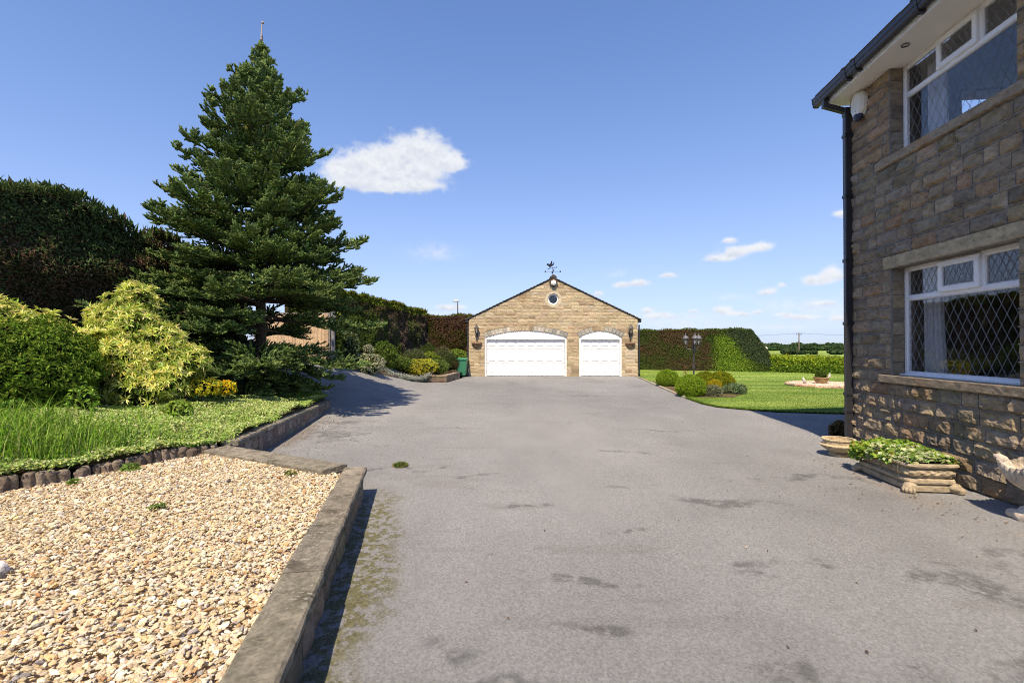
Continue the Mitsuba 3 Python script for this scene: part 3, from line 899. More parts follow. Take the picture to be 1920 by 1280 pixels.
for k, (_, _, s, whole) in enumerate(pieces):
    mb = GB() if k < 298 else rest
    col = pick(rng, 1, BUFF, .09, .015)[0]
    if whole:
        x0, z0, x1, z1 = s.bounds
        tmp = GB()
        rock(tmp, x0, x1, z0, z1, 0.0, .030, 4, 2, rng, col, gf, joint=.008, edge=.004)
        for v, f, c in zip(tmp.v, tmp.f, tmp.c):
            mb.v.append(v)
            mb.f.append(f + mb.n)
            mb.c.append(c)
            mb.n += len(v)
    else:
        gsolid(mb, s.buffer(-.008, join_style=2), -.02, .012 + .016 * rng.uniform(), col)
    if k < 298:
        mb.build(numbered(G + '__wall__stone'), 'buff_stone')
if rest.n:
    rest.build(G + '__wall__stonework', 'buff_stone')
    tag(G + '__wall__stonework', kind='stuff')
WHITE = (.86, .86, .86)
for d, (x0, x1, zs, rise, cols, nv) in enumerate(DOORS):
    cv, (cx, cz, R, th) = arch(x0, x1, zs, rise)
    for k in range(nv):                                        # voussoirs, grey and buff by turns
        a0, a1 = -th + 2 * th * k / nv, -th + 2 * th * (k + 1) / nv
        e = .012 / R
        pg = Polygon([(cx + r * math.sin(a), cz + r * math.cos(a)) for a, r in ((a0 + e, R + .004), (a0 + e, R + .225), (a1 - e, R + .225), (a1 - e, R + .004))])
        m = abs((k + .5) / nv - .47) < .13
        col = pick(rng, 1, BUFF, .08, .012)[0] if m else pick(rng, 1, [(2, (.36, .35, .305)), (2, (.46, .44, .38)), (1, (.30, .30, .275))], .09, .012)[0]
        mb = MB()
        gsolid(mb, pg, -.02, .03 + .012 * rng.uniform(), col)
        mb.build(numbered(G + '__arch__voussoir'), 'buff_stone')
    D = numbered(G + '__door')
    tag(D, ('wide white panelled door with arched head', 'narrow white panelled door with arched head')[d])
    mb = MB()
    hole = Polygon([(x0 + .004, 0), (x1 - .004, 0)] + [(p[0], p[1] - .004) for p in cv[::-1]])
    door = sbox(x0 + .085, 0, x1 - .085, 1.815)
    gsolid(mb, hole.difference(door), -.20, -.012, WHITE)
    mb.box(x0 + .09, x1 - .09, GY + .02, GY + .18, 1.80, 1.8149, WHITE)
    mb.build(D + '__frame', 'paint')
    lx0, lx1 = x0 + .10, x1 - .10
    zz = [0.015, .655, 1.325, 1.795]
    for a, b in zip(zz[:-1], zz[1:]):
        sec = MB()
        sec.box(lx0, lx1, GY + .145, GY + .215, a + .006, b - .006, WHITE, bevel=.010)
        sec.build(numbered(D + '__section'), 'paint')
    w = (lx1 - lx0) / cols
    for r, (a, b) in enumerate(((.165, .575), (.735, 1.255), (1.475, 1.655))):
        for c in range(cols):
            p0, p1 = lx0 + w * c + w * .13, lx0 + w * (c + 1) - w * .13
            mb = MB()
            f_ = .040
            yo, yi = GY + .1449, GY + .120
            v = np.array([(p0, yo, a), (p1, yo, a), (p1, yo, b), (p0, yo, b), (p0 + f_, yi, a + f_), (p1 - f_, yi, a + f_), (p1 - f_, yi, b - f_), (p0 + f_, yi, b - f_)])
            mb.add(v, [[0, 1, 5], [0, 5, 4], [1, 2, 6], [1, 6, 5], [2, 3, 7], [2, 7, 6], [3, 0, 4], [3, 4, 7], [4, 5, 6], [4, 6, 7]], WHITE)
            mb.build(numbered(D + '__panel'), 'paint')
R_ = G + '__round_window'
mb = MB()
gsolid(mb, rs.difference(rh), -.02, .022, (.47, .42, .30))
mb.build(R_ + '__surround', 'buff_stone')
mb = MB()
gsolid(mb, Point(*rw).buffer(.268, 32).difference(Point(*rw).buffer(.205, 32)), -.20, -.06, WHITE)
mb.build(R_ + '__frame', 'paint')
c = Point(*rw).buffer(.21, 24)
v = np.array([(x, GY + .13, z) for x, z in list(c.exterior.coords)[:-1]])
scene[R_ + '__pane'] = mikit.ply((v, [[0, k, k + 1] for k in range(1, len(v) - 1)]), 'window_glass')
# roof: two slopes, with the verge slates stepping up the front edge
sl = (GA - GE) / (GC - GX0)
mb = MB()
for s in (-1, 1):
    e0, e1 = GC + s * (GC - GX0 + .16), GC
    z0, z1 = GE - .16 * sl, GA
    y0, y1 = GY - .05, GY + 7.2
    v = np.array([(e0, y0, z0 + .01), (e1, y0, z1 + .01), (e1, y1, z1 + .01), (e0, y1, z0 + .01), (e0, y0, z0 + .05), (e1, y0, z1 + .05), (e1, y1, z1 + .05), (e0, y1, z0 + .05)])
    f = [[0, 3, 2], [0, 2, 1], [4, 5, 6], [4, 6, 7], [0, 1, 5], [0, 5, 4], [2, 3, 7], [2, 7, 6], [3, 0, 4], [3, 4, 7]]
    mb.add(v, f if s < 0 else [x[::-1] for x in f], (.085, .08, .07))
mb.build(G + '__roof', 'matte')
L = math.hypot(GC - GX0, GA - GE)
for s in (-1, 1):
    n = 26
    for k in range(n):
        t0, t1 = k / n, (k + 1.05) / n
        mb = MB()
        xa, xb = GC + s * (GC - GX0 + .17) * (1 - t0), GC + s * (GC - GX0 + .17) * (1 - min(t1, 1))
        za, zb = GE - .17 * sl + (GA - GE + .17 * sl) * t0, GE - .17 * sl + (GA - GE + .17 * sl) * min(t1, 1)
        za, zb = za + .058 + .030, zb + .058 + .004
        h = .028
        y0, y1 = GY - .075 - .01 * rng.uniform(), GY + .35
        v = np.array([(xa, y0, za - h), (xb, y0, zb - h), (xb, y1, zb - h), (xa, y1, za - h), (xa, y0, za), (xb, y0, zb), (xb, y1, zb), (xa, y1, za)])
        f = [[0, 3, 2], [0, 2, 1], [4, 5, 6], [4, 6, 7], [0, 1, 5], [0, 5, 4], [1, 2, 6], [1, 6, 5], [2, 3, 7], [2, 7, 6], [3, 0, 4], [3, 4, 7]]
        mb.add(v, f if s < 0 else [x[::-1] for x in f], pick(rng, 1, [(1, (.075, .072, .065)), (1, (.10, .095, .08)), (1, (.06, .06, .055))])[0])
        mb.build(numbered(G + '__roof__slate'), 'matte')
mb = MB()
m = trimesh.convex.convex_hull(np.array([(GC + a, y, z) for y in (GY - .10, GY + 7.2) for a, z in ((-.17, GA + .06), (.17, GA + .06), (-.15, GA + .10), (.15, GA + .10), (-.03, GA + .19), (.03, GA + .19))]))
mb.mesh(m, (.08, .075, .07))
mb.build(G + '__roof__ridge', 'matte')
for s, x in ((-1, GX0), (1, GX1)):
    mb = MB()
    mb.box(*sorted((x + s * .02, x + s * .09)), GY - .06, GY - .0, .06, GE - .28, BLACK, bevel=.01)
    mb.box(*sorted((x + s * .012, x + s * .105)), GY - .07, GY + .01, .05, .16, BLACK, bevel=.01)
    mb.box(*sorted((x + s * .02, x + s * .16)), GY - .06, GY + 7.1, GE - .165, GE - .06, BLACK, bevel=.015)
    mb.build(numbered(G + '__downpipe'), 'paint')

# globe floodlight at the apex, under a little brown hood
key = numbered('globe_lamp')
tag(key, 'white globe lamp with brown hood under the garage ridge', 'lamp')
mb = MB()
v, f = blob(3, .135, .10, .135, 0, 1, 0, (GC, GY - .16, 4.555))
mb.add(v, f, (.85, .85, .82))
mb.build(key + '__globe', 'paint', True)
mb = MB()
mb.box(GC - .09, GC + .09, GY - .075, GY - .02, 4.42, 4.62, (.05, .04, .035), bevel=.01)
m = trimesh.convex.convex_hull(np.array([(GC, GY - .12, 4.33), (GC - .10, GY - .07, 4.44), (GC + .10, GY - .07, 4.44), (GC, GY - .03, 4.33), (GC - .10, GY - .03, 4.44), (GC + .10, GY - .03, 4.44)]))
mb.mesh(m, (.05, .045, .035))
for s in (-1, 1):
    m = trimesh.convex.convex_hull(np.array([(GC + s * a, GY - b, z) for b in (.02, .20) for a, z in ((0, 4.78), (0, 4.735), (.20, 4.62), (.20, 4.575))]))
    mb.mesh(m, (.16, .10, .06))
mb.build(key + '__hood', 'matte')

# weather vane
key = numbered('weather_vane')
tag(key, 'black weather vane with a bird on the garage ridge', 'weather vane')
IRON = (.012, .012, .018)
vy = GY + .25
mb = MB()
mb.add(*tube([(GC, vy, GA + .15), (GC, vy, GA + .62)], .013, 8), IRON)
mb.add(*tube([(GC, vy, GA + .34), (GC, vy, GA + .40)], [.028, .028], 8), IRON)
mb.build(key + '__pole', 'paint')
mb = MB()
mb.add(*tube([(GC - .36, vy, GA + .385), (GC + .36, vy, GA + .385)], .007, 6), IRON)
mb.add(*tube([(GC, vy - .36, GA + .385), (GC, vy + .36, GA + .385)], .007, 6), IRON)
for dx, dy in ((-.37, 0), (.37, 0), (0, -.37), (0, .37)):
    mb.box(GC + dx - .035, GC + dx + .035, vy + dy - .008, vy + dy + .008, GA + .35, GA + .42, IRON, bevel=.006)
mb.build(key + '__compass_arms', 'paint')
mb = MB()
ca, sa = math.cos(.2), math.sin(.2)
P2 = lambda x, z: (GC + x * ca - z * sa, z * ca + x * sa + GA + .56)
arrow = Polygon([P2(-.25, -.010), P2(.16, -.010), P2(.15, -.035), P2(.24, 0), P2(.15, .035), P2(.16, .010), P2(-.18, .010), P2(-.24, .035), P2(-.27, .03), P2(-.25, 0), P2(-.28, -.03), P2(-.24, -.035)])
m = trimesh.creation.extrude_polygon(arrow.buffer(0), .012, engine='earcut')
v = np.array(m.vertices)
mb.add(np.stack([v[:, 0], vy + .006 - v[:, 2], v[:, 1]], 1), np.array(m.faces), IRON)
mb.build(key + '__arrow', 'paint')
mb = MB()
bird = Polygon([(-.30, .16), (-.27, .20), (-.22, .20), (-.19, .16), (-.14, .17), (-.10, .22), (-.08, .31), (-.04, .33), (-.05, .25), (-.04, .17), (-.01, .165), (.03, .20), (.05, .27), (.065, .26), (.05, .19), (.03, .13), (-.01, .11), (-.06, .09), (-.11, .06), (-.12, 0.0), (-.16, 0.0), (-.16, .06), (-.21, .08), (-.24, .13), (-.28, .13)])
m = trimesh.creation.extrude_polygon(bird.buffer(.012).simplify(.004), .03, engine='earcut')
v = np.array(m.vertices)
mb.add(np.stack([GC + v[:, 0], vy + .015 - v[:, 2], GA + .57 + v[:, 1]], 1), np.array(m.faces), IRON)
mb.build(key + '__bird', 'paint')


def wall_lantern(x, label):
    key = numbered('wall_lantern')
    tag(key, label, 'wall lantern', 'lanterns beside the garage doors')
    z, y = 2.06, GY - .19
    DK = (.06, .055, .055)
    mb = MB()
    mb.add(*[(lathe([(0, .52), (.014, .51), (.018, .44), (.04, .42), (.11, .325), (.128, .285), (.115, .262), (0, .262)], 8)[k] if k else at(x, y, z)(lathe([(0, .52), (.014, .51), (.018, .44), (.04, .42), (.11, .325), (.128, .285), (.115, .262), (0, .262)], 8)[0])[:, :]) for k in (0, 1)], (.10, .09, .09))
    mb.build(key + '__cap', 'paint')
    mb = MB()
    v, f = lathe([(.055, .06), (.105, .262)], 6)
    mb.add(at(x, y, z)(v), f, (.8, .8, .8))
    scene[key + '__glass'] = mikit.ply((np.vstack(mb.v), np.vstack(mb.f)), 'lamp_glass')
    mb = MB()
    for k in range(6):
        g = 2 * math.pi * k / 6
        mb.add(*tube([(x + .058 * math.cos(g), y + .058 * math.sin(g), z + .055), (x + .108 * math.cos(g), y + .108 * math.sin(g), z + .265)], .014, 5), DK)
    v, f = lathe([(0, .0), (.03, .01), (.055, .05), (.055, .065), (0, .065)], 8)
    mb.add(at(x, y, z)(v), f, DK)
    v, f = lathe([(0, .065), (.022, .07), (.022, .16), (0, .18)], 8)
    mb.add(at(x, y, z)(v), f, (.55, .52, .47))
    mb.build(key + '__cage', 'paint')
    mb = MB()
    mb.box(x - .07, x + .07, GY - .05, GY - .012, z - .16, z + .10, DK, bevel=.02)
    mb.add(*tube([(x, GY - .04, z - .12), (x, GY - .09, z - .22), (x, GY - .045, z - .34)], [.03, .042, .012], 6), DK)
    mb.add(*tube([(x, GY - .04, z - .08), (x, GY - .13, z - .10), (x, y, z + .01)], .016, 6), DK)
    mb.build(key + '__bracket', 'paint')


def wall_trough(x, label):
    key = numbered('wall_planter')
    tag(key, label, 'planter', 'stone planters on the garage wall')
    n = 20
    g = np.linspace(0, np.pi, n)
    pr = [(.0, -.24), (.06, -.225), (.13, -.17), (.20, -.07), (.225, -.03), (.245, -.02), (.262, 0.0), (.262, .045), (.24, .055), (.225, .03), (.15, 0.0), (0, -.01)]
    v = np.array([(x + 1.0 * r * math.cos(a), GY - .02 - .85 * r * math.sin(a), 1.60 + z) for r, z in pr for a in g])
    f = np.array([(i * n + j, (i + 1) * n + j, (i + 1) * n + j + 1, i * n + j + 1) for i in range(len(pr) - 1) for j in range(n - 1)])[:, ::-1]
    mb = MB()
    mb.add(v, f[:, ::-1], (.22, .145, .09))
    mb.build(key, 'stone')


wall_lantern(-1.72, 'black wall lantern at the left of the wide door')
wall_lantern(5.77, 'black wall lantern at the right of the narrow door')
wall_trough(-1.72, 'brown stone wall planter left of the wide door')
wall_trough(5.77, 'brown stone wall planter right of the narrow door')

# ------------------------------------------------------------------ low walls, gravel bed and log edging on the left
def low_wall(key, p0, p1, ztop, courses, seed, coping_cuts, cop=(.215, .05, .03), stone=OLD, lens=(.22, .42), relief=.02, back=.16, base=-.05, copcol=(.165, .150, .122), ends=(True, True), dress='stone'):
    """A dwarf wall from p0 to p1 (outward on the left), with coping slabs; ztop may differ at the two ends."""
    rng = np.random.default_rng(seed)
    L = math.hypot(p1[0] - p0[0], p1[1] - p0[1])
    z0, z1 = (ztop, ztop) if np.isscalar(ztop) else ztop
    base_xf = frame((*p0, 0), (p1[0] - p0[0], p1[1] - p0[1]))

    def xf(v):
        v = np.array(v, float)
        top = z0 + (z1 - z0) * np.clip(v[:, 0] / L, 0, 1)
        v[:, 2] = v[:, 2] * top / z0
        return base_xf(v)

    cw, ch, over = cop
    mb = MB()
    mb.box(0, L, -back, -over - .012, base, z0 - ch - .002, (.16, .145, .125), xf)
    mb.build(key + '__core', 'stone')
    zz = np.concatenate([[base], np.cumsum(np.asarray(courses) / np.sum(courses)) * (z0 - ch)])
    for c0, c1 in zip(zz[:-1], zz[1:]):
        js = course_lengths(rng, 0, L, *lens)
        for a, b in zip(js[:-1], js[1:]):
            mb = MB()
            rock(mb, a, b, c0, c1, -over - .012, relief, 6, 4, rng, pick(rng, 1, stone, .15)[0], xf, back=.02)
            mb.build(numbered(key + '__stone'), dress)
    for a, b in zip(coping_cuts[:-1], coping_cuts[1:]):
        mb = MB()
        o = rng.uniform(-.010, .010)
        n = max(3, int((b - a) / .09))
        g = np.linspace(a + .006, b - .006, n)
        sec = [(o, z0 - ch), (o + .004, z0 - ch + .014), (o, z0 - .012), (o - .012, z0), (-cw + .012 + o, z0), (-cw + o, z0 - .012), (-cw + o, z0 - ch)]
        wob = lambda s, q: .006 * (meshkit.fbm(np.stack([q * 7 + s * 3.3, q * 0 + seed, q * 0], -1), 3) - .5) * 2
        v = np.concatenate([np.stack([g, g * 0 + t + wob(k, g), g * 0 + z + .5 * wob(k + 9, g)], 1) for k, (t, z) in enumerate(sec)])
        m = len(sec)
        k = np.arange(n - 1)
        f = np.vstack([np.stack([r * n + k, ((r + 1) % m) * n + k, ((r + 1) % m) * n + k + 1, r * n + k + 1], 1) for r in range(m)])
        mb.add(xf(v), f, pick(rng, 1, [(1, copcol)], .06, .012)[0])
        for e in (0, n - 1):
            mb.add(xf(v[[r * n + e for r in range(m)]]), [[0, r, r + 1] for r in range(1, m - 1)], copcol)
        mb.build(numbered(key + '__coping'), 'coping')


gw = numbered('retaining_wall')
ox = lambda y: -1.46 + .196 * (4.88 - y)
# from the far corner towards the viewer and past him; outward is the drive
low_wall(gw, (ox(4.88), 4.88), (ox(-1.0), -1.0), .29, (.13, .11), 31, [0, .31, 1.60, 2.30, 3.30, 4.4, 5.9], lens=(.25, .55), relief=.022)
tag(gw, 'long grey stone dwarf wall with flat coping beside the gravel', 'wall')
gw2 = numbered('retaining_wall')
low_wall(gw2, (-3.47, 5.90), (-1.69, 4.985), .288, (.13, .11), 32, [0, 1.0, 1.995], cop=(.30, .045, .0), lens=(.25, .5), back=.28)
tag(gw2, 'short stone dwarf wall across the far end of the gravel', 'wall')
gw3 = numbered('retaining_wall')
# outward is the drive, so it runs from its far end to the near corner
low_wall(gw3, (-4.26, 11.43), (-3.36, 5.93), (.225, .345), (.10, .17), 33, [0, .9, 1.9, 2.8, 3.7, 4.7, 5.573], cop=(.20, .045, .012), lens=(.16, .30), relief=.012, stone=[(2, (.19, .155, .125)), (1, (.23, .19, .15)), (1, (.155, .135, .12))])
tag(gw3, 'dark stone dwarf wall curbing the planted bed along the drive', 'wall')

EDGE0, EDGE1 = np.array([-7.42, -1.78]), np.array([-3.50, 5.83])
GRAVEL = Polygon([(ox(4.7) - .19, 4.72), (-1.72, 4.80), (-3.40, 5.66), tuple(EDGE1), tuple(EDGE0), (ox(-1.78) - .19, -1.78)])
lay('gravel_base', sheet(GRAVEL.buffer(.05), .5, lambda x, y: x * 0 + .218), 'matte', 'pale sand under the loose gravel', smooth=False)
scene['gravel_base'] = mikit.ply((lambda m: (m.vertices, m.faces))(sheet(GRAVEL.buffer(.05), .5, lambda x, y: x * 0 + .212)), 'matte', uv=enc((.42, .33, .22), len(sheet(GRAVEL.buffer(.05), .5, lambda x, y: x * 0 + .212).vertices)))
rng = np.random.default_rng(41)
VIS = GRAVEL.intersection(Polygon([(-.55, .55), (-5.2, 3.6), (-5.2, 6), (-1, 6)]))
x0, y0, x1, y1 = VIS.bounds
PEB = [(7, (.53, .44, .285)), (7, (.58, .50, .35)), (1.8, (.48, .355, .19)), (.7, (.42, .28, .13)), (5.0, (.64, .60, .50)), (1.8, (.44, .40, .34)), (.7, (.30, .28, .26)), (1.2, (.58, .44, .22)), (.3, (.33, .18, .09))]
g = MB()
ico0, ico1 = trimesh.creation.icosphere(0), trimesh.creation.icosphere(1)
for (ico, ylo, yhi, dens, lay_n) in ((ico1, .4, 2.6, 3900, 1), (ico0, 2.6, 6.0, 4200, 1)):
    n = int((x1 - x0) * (yhi - ylo) * dens)
    p = np.column_stack([rng.uniform(x0, x1, n), rng.uniform(ylo, yhi, n)])
    p = p[shapely.contains_xy(VIS, p[:, 0], p[:, 1])]
    n = len(p)
    s = .0081 * np.exp(.33 * rng.standard_normal(n))
    ax = np.stack([s * rng.uniform(1.0, 1.75, n), s * rng.uniform(.75, 1.1, n), s * rng.uniform(.32, .60, n)], 1)
    e = rng.normal(0, 1, (n, 3))
    q = unit(np.column_stack([rng.normal(0, .35, (n, 2)), np.ones(n)]))              # the flat side lies roughly level
    g0 = rng.uniform(0, 2 * np.pi, n)
    a = unit(np.cross(q, np.stack([np.sin(g0), -np.cos(g0), g0 * 0], 1)))
    b = np.cross(q, a)
    R = np.stack([a, b, q], 2)
    V = np.array(ico.vertices)[None] * (1 + .20 * rng.standard_normal((n, len(ico.vertices), 1)))
    v = np.einsum('nij,nkj->nki', R, V * ax[:, None, :])
    z = .221 + rng.uniform(0, .024, n) + ax[:, 2] * .5 + .012 * meshkit.noise(np.column_stack([p * 2.2, p[:, :1] * 0]))
    v = v + np.column_stack([p, z])[:, None, :]
    f = np.array(ico.faces)[None] + np.arange(n)[:, None, None] * len(ico.vertices)
    col = pick(rng, n, PEB, .10, .025)
    g.add(v.reshape(-1, 3), f.reshape(-1, 3), np.repeat(col, len(ico.vertices), 0))
OCT = np.array([[1, 0, 0], [0, 1, 0], [-1, 0, 0], [0, -1, 0], [0, 0, 1]], float)
n = 34000
p = np.column_stack([rng.uniform(-7.4, -.4, n), rng.uniform(-1.78, 5.0, n)])
p = p[shapely.contains_xy(GRAVEL.difference(VIS), p[:, 0], p[:, 1])]
n = len(p)
ax = .0115 * np.exp(.3 * rng.standard_normal((n, 1))) * np.stack([rng.uniform(1, 1.7, n), rng.uniform(.8, 1.1, n), rng.uniform(.5, .9, n)], 1)
g0 = rng.uniform(0, 2 * np.pi, n)
V = OCT[None] * (1 + .2 * rng.standard_normal((n, 5, 1))) * ax[:, None, :]
c_, s_ = np.cos(g0)[:, None], np.sin(g0)[:, None]
v = np.stack([V[..., 0] * c_ - V[..., 1] * s_ + p[:, :1], V[..., 0] * s_ + V[..., 1] * c_ + p[:, 1:], V[..., 2] + .219 + rng.uniform(0, .015, (n, 1))], -1)
f = np.array([[0, 1, 4], [1, 2, 4], [2, 3, 4], [3, 0, 4]])[None] + 5 * np.arange(n)[:, None, None]
g.add(v.reshape(-1, 3), f.reshape(-1, 3), np.repeat(pick(rng, n, PEB, .10, .025), 5, 0))
g.build('gravel', 'matte')
tag('gravel', 'loose golden and cream gravel in the walled bed', 'gravel', kind='stuff')

key = numbered('log_edging')
tag(key, 'row of short brown log shaped posts edging the gravel', 'edging')
rng = np.random.default_rng(43)
d = (EDGE1 - EDGE0) / np.hypot(*(EDGE1 - EDGE0))
n = int(np.hypot(*(EDGE1 - EDGE0)) / .086)
for k in range(n):
    c = EDGE0 + d * (k + .5) * .086 + np.array([-d[1], d[0]]) * .035
    hgt = .352 + rng.uniform(-.014, .012) + .02 * math.sin(k * .5)
    v, f = lathe([(.050, .10), (.056, .30), (.054, hgt - .03), (.042, hgt - .008), (.022, hgt), (0, hgt + .003)], 12, rib=lambda a, z: 1 + .09 * np.sin(a * 3 + k) + .07 * np.sin(a * 7 + 2 * k + z * 30))
    tilt = rng.normal(0, .05, 2)
    v = v + np.column_stack([v[:, 2] * tilt[0], v[:, 2] * tilt[1], v[:, 0] * .18 * (v[:, 2] > .25)])
    mb = MB()
    mb.add(v + [c[0], c[1], 0], f, pick(rng, 1, [(1, (.165, .135, .108)), (1, (.185, .155, .125)), (1, (.145, .118, .095))], .08, .012)[0])
    mb.build(numbered(key + '__log'), 'stone', True)

for nm, lab, c, r, col, sd in (('rock', 'pale smooth rock on the gravel at the left frame edge', (-2.845, 2.66, .265), (.075, .06, .055), (.62, .60, .58), 5), ('rock', 'dark rock on the gravel at the left frame edge', (-2.755, 2.60, .245), (.045, .04, .030), (.07, .065, .06), 6)):
    k = numbered(nm)
    mb = MB()
    mb.add(*blob(2, *r, .12, 1.7, sd, c), col)
    mb.build(k, 'stone', True)
    tag(k, lab, 'rock')

# ------------------------------------------------------------------ the raised bed
BEDLINE = [tuple(EDGE0), tuple(EDGE1), (-3.60, 5.85), (-4.42, 11.43)]
BED = Polygon([(-7.46, -1.75), (-3.55, 5.80), (-3.50, 5.95), (-4.40, 11.43), (-4.75, 12.1), (-5.6, 12.7), (-7.2, 13.0), (-8.0, 13.2), (-9.2, 10.0), (-9.9, 4.0), (-10.6, -1.75)])


def seg_dist(x, y, a, b):
    a, b = np.asarray(a, float), np.asarray(b, float)
    d = b - a
    t = np.clip(((x - a[0]) * d[0] + (y - a[1]) * d[1]) / (d @ d), 0, 1)
    return np.hypot(x - a[0] - t * d[0], y - a[1] - t * d[1])


def bed(x, y):
    x, y = np.asarray(x, float), np.asarray(y, float)
    d = np.minimum.reduce([seg_dist(x, y, BEDLINE[k], BEDLINE[k + 1]) for k in range(3)])
    z = .335 - .10 * sm((y - 6.5) / 5) + .11 * sm(d / 1.1) + .045 * d
    z = z + .05 * (meshkit.fbm(np.stack([x * 1.3, y * 1.3, x * 0], -1), 3, 2) - .5) * sm(d / .4)
    back = land(x, y) + .05
    return np.where(y > 11.3, z + (back - z) * sm((y - 11.3) / 1.5), z)


scene['planting_bed'] = mikit.ply(sheet(BED, .25, bed), 'soil', smooth=True)
tag('planting_bed', 'raised bed of dark soil behind the gravel', 'planting bed', kind='structure')
rng = np.random.default_rng(51)


def in_poly(poly, n, rng):
    x0, y0, x1, y1 = poly.bounds
    p = np.column_stack([rng.uniform(x0, x1, n), rng.uniform(y0, y1, n)])
    return p[shapely.contains_xy(poly, p[:, 0], p[:, 1])]


COVER = Polygon([(-5.50, 2.05), (-3.55, 5.85), (-3.50, 5.98), (-4.36, 11.43), (-4.9, 12.0), (-6.2, 12.0), (-7.2, 9.6), (-9.0, 7.2), (-9.0, 2.0)]).intersection(Polygon([(0, -1), (-9.5, 7.4), (-9.5, 14), (0, 14)]))
g = MB()
p = in_poly(COVER, 190000, rng)
keep = rng.uniform(0, 1, len(p)) < np.clip(1.1 * (6.5 / np.hypot(p[:, 0], p[:, 1])) ** 1.0, .25, 1)
p = p[keep]
t_ = rng.uniform(0, 1, 9000)[:, None]
p = np.vstack([p, np.array([-3.53, 5.95]) * (1 - t_) + np.array([-4.44, 11.43]) * t_ + rng.normal(0, .045, (9000, 2)), np.array([-5.1, 2.9]) * (1 - t_[:5000]) + np.array([-3.60, 5.80]) * t_[:5000] + rng.normal(0, .04, (5000, 2))])
nz = meshkit.fbm(np.column_stack([p * 1.7, p[:, :1] * 0]), 3, 8)
hump = .14 * nz * (.35 + .65 * sm(nz * 3 - .9))
z = np.maximum(bed(p[:, 0], p[:, 1]), .33) + hump + rng.uniform(-.03, .025, len(p))
pale = (nz + .16 * rng.standard_normal(len(p))) > .38
col = np.where(pale[:, None], pick(rng, len(p), [(3, (.38, .47, .15)), (2, (.47, .54, .23)), (2, (.29, .40, .10)), (.8, (.58, .62, .36))]), pick(rng, len(p), [(3, (.22, .36, .07)), (2, (.31, .46, .10)), (1, (.42, .53, .18))]))
add_leaves(g, np.column_stack([p, z]), np.tile([0, -.25, 1.0], (len(p), 1)), .035, .023, col * 1.12, rng, jitter=.42)
q = in_poly(BED.difference(COVER.buffer(.02)), 42000, rng)
q = q[np.hypot(q[:, 0] + 5.6, q[:, 1] - 10.8) > 1.2]
add_leaves(g, np.column_stack([q, bed(q[:, 0], q[:, 1]) + rng.uniform(0, .09, len(q))]), np.tile([0, -.2, 1.0], (len(q), 1)), .055, .034, pick(rng, len(q), [(3, (.14, .25, .045)), (2, (.22, .34, .08)), (1, (.34, .43, .14))]), rng, jitter=.6)
g.build('ground_cover', 'leaf')
tag('ground_cover', 'low pale green variegated leaves carpeting the raised bed', 'ground cover', kind='stuff')
# long grass
g = MB()
for c, sp, n, hgt, wd in [((-4.95, 4.55), (.42, .36), 1500, .36, .0052), ((-5.35, 5.0), (.45, .4), 900, .40, .0055), ((-4.45, 5.15), (.22, .28), 420, .28, .0035), ((-4.1, 5.65), (.18, .2), 120, .16, .0026), ((-3.95, 6.7), (.25, .35), 130, .18, .0026), ((-4.5, 7.4), (.4, .4), 200, .18, .0028), ((-5.2, 5.9), (.5, .3), 260, .24, .004), ((-4.42, 10.9), (.22, .4), 420, .26, .004), ((-5.9, 5.6), (.4, .3), 200, .30, .0045)]:
    q = np.array(c) + rng.standard_normal((n, 2)) * sp
    q = q[shapely.contains_xy(BED.buffer(-.06), q[:, 0], q[:, 1])]
    add_blades(g, np.column_stack([q, bed(q[:, 0], q[:, 1])]), hgt, wd, .75, pick(rng, len(q), [(3, (.15, .30, .03)), (2, (.22, .39, .05)), (1, (.32, .43, .11)), (.3, (.40, .38, .2))]), rng)
g.build('long_grass', 'leaf')
tag('long_grass', 'tufts of long bright green grass behind the log edging', 'grass', kind='stuff')

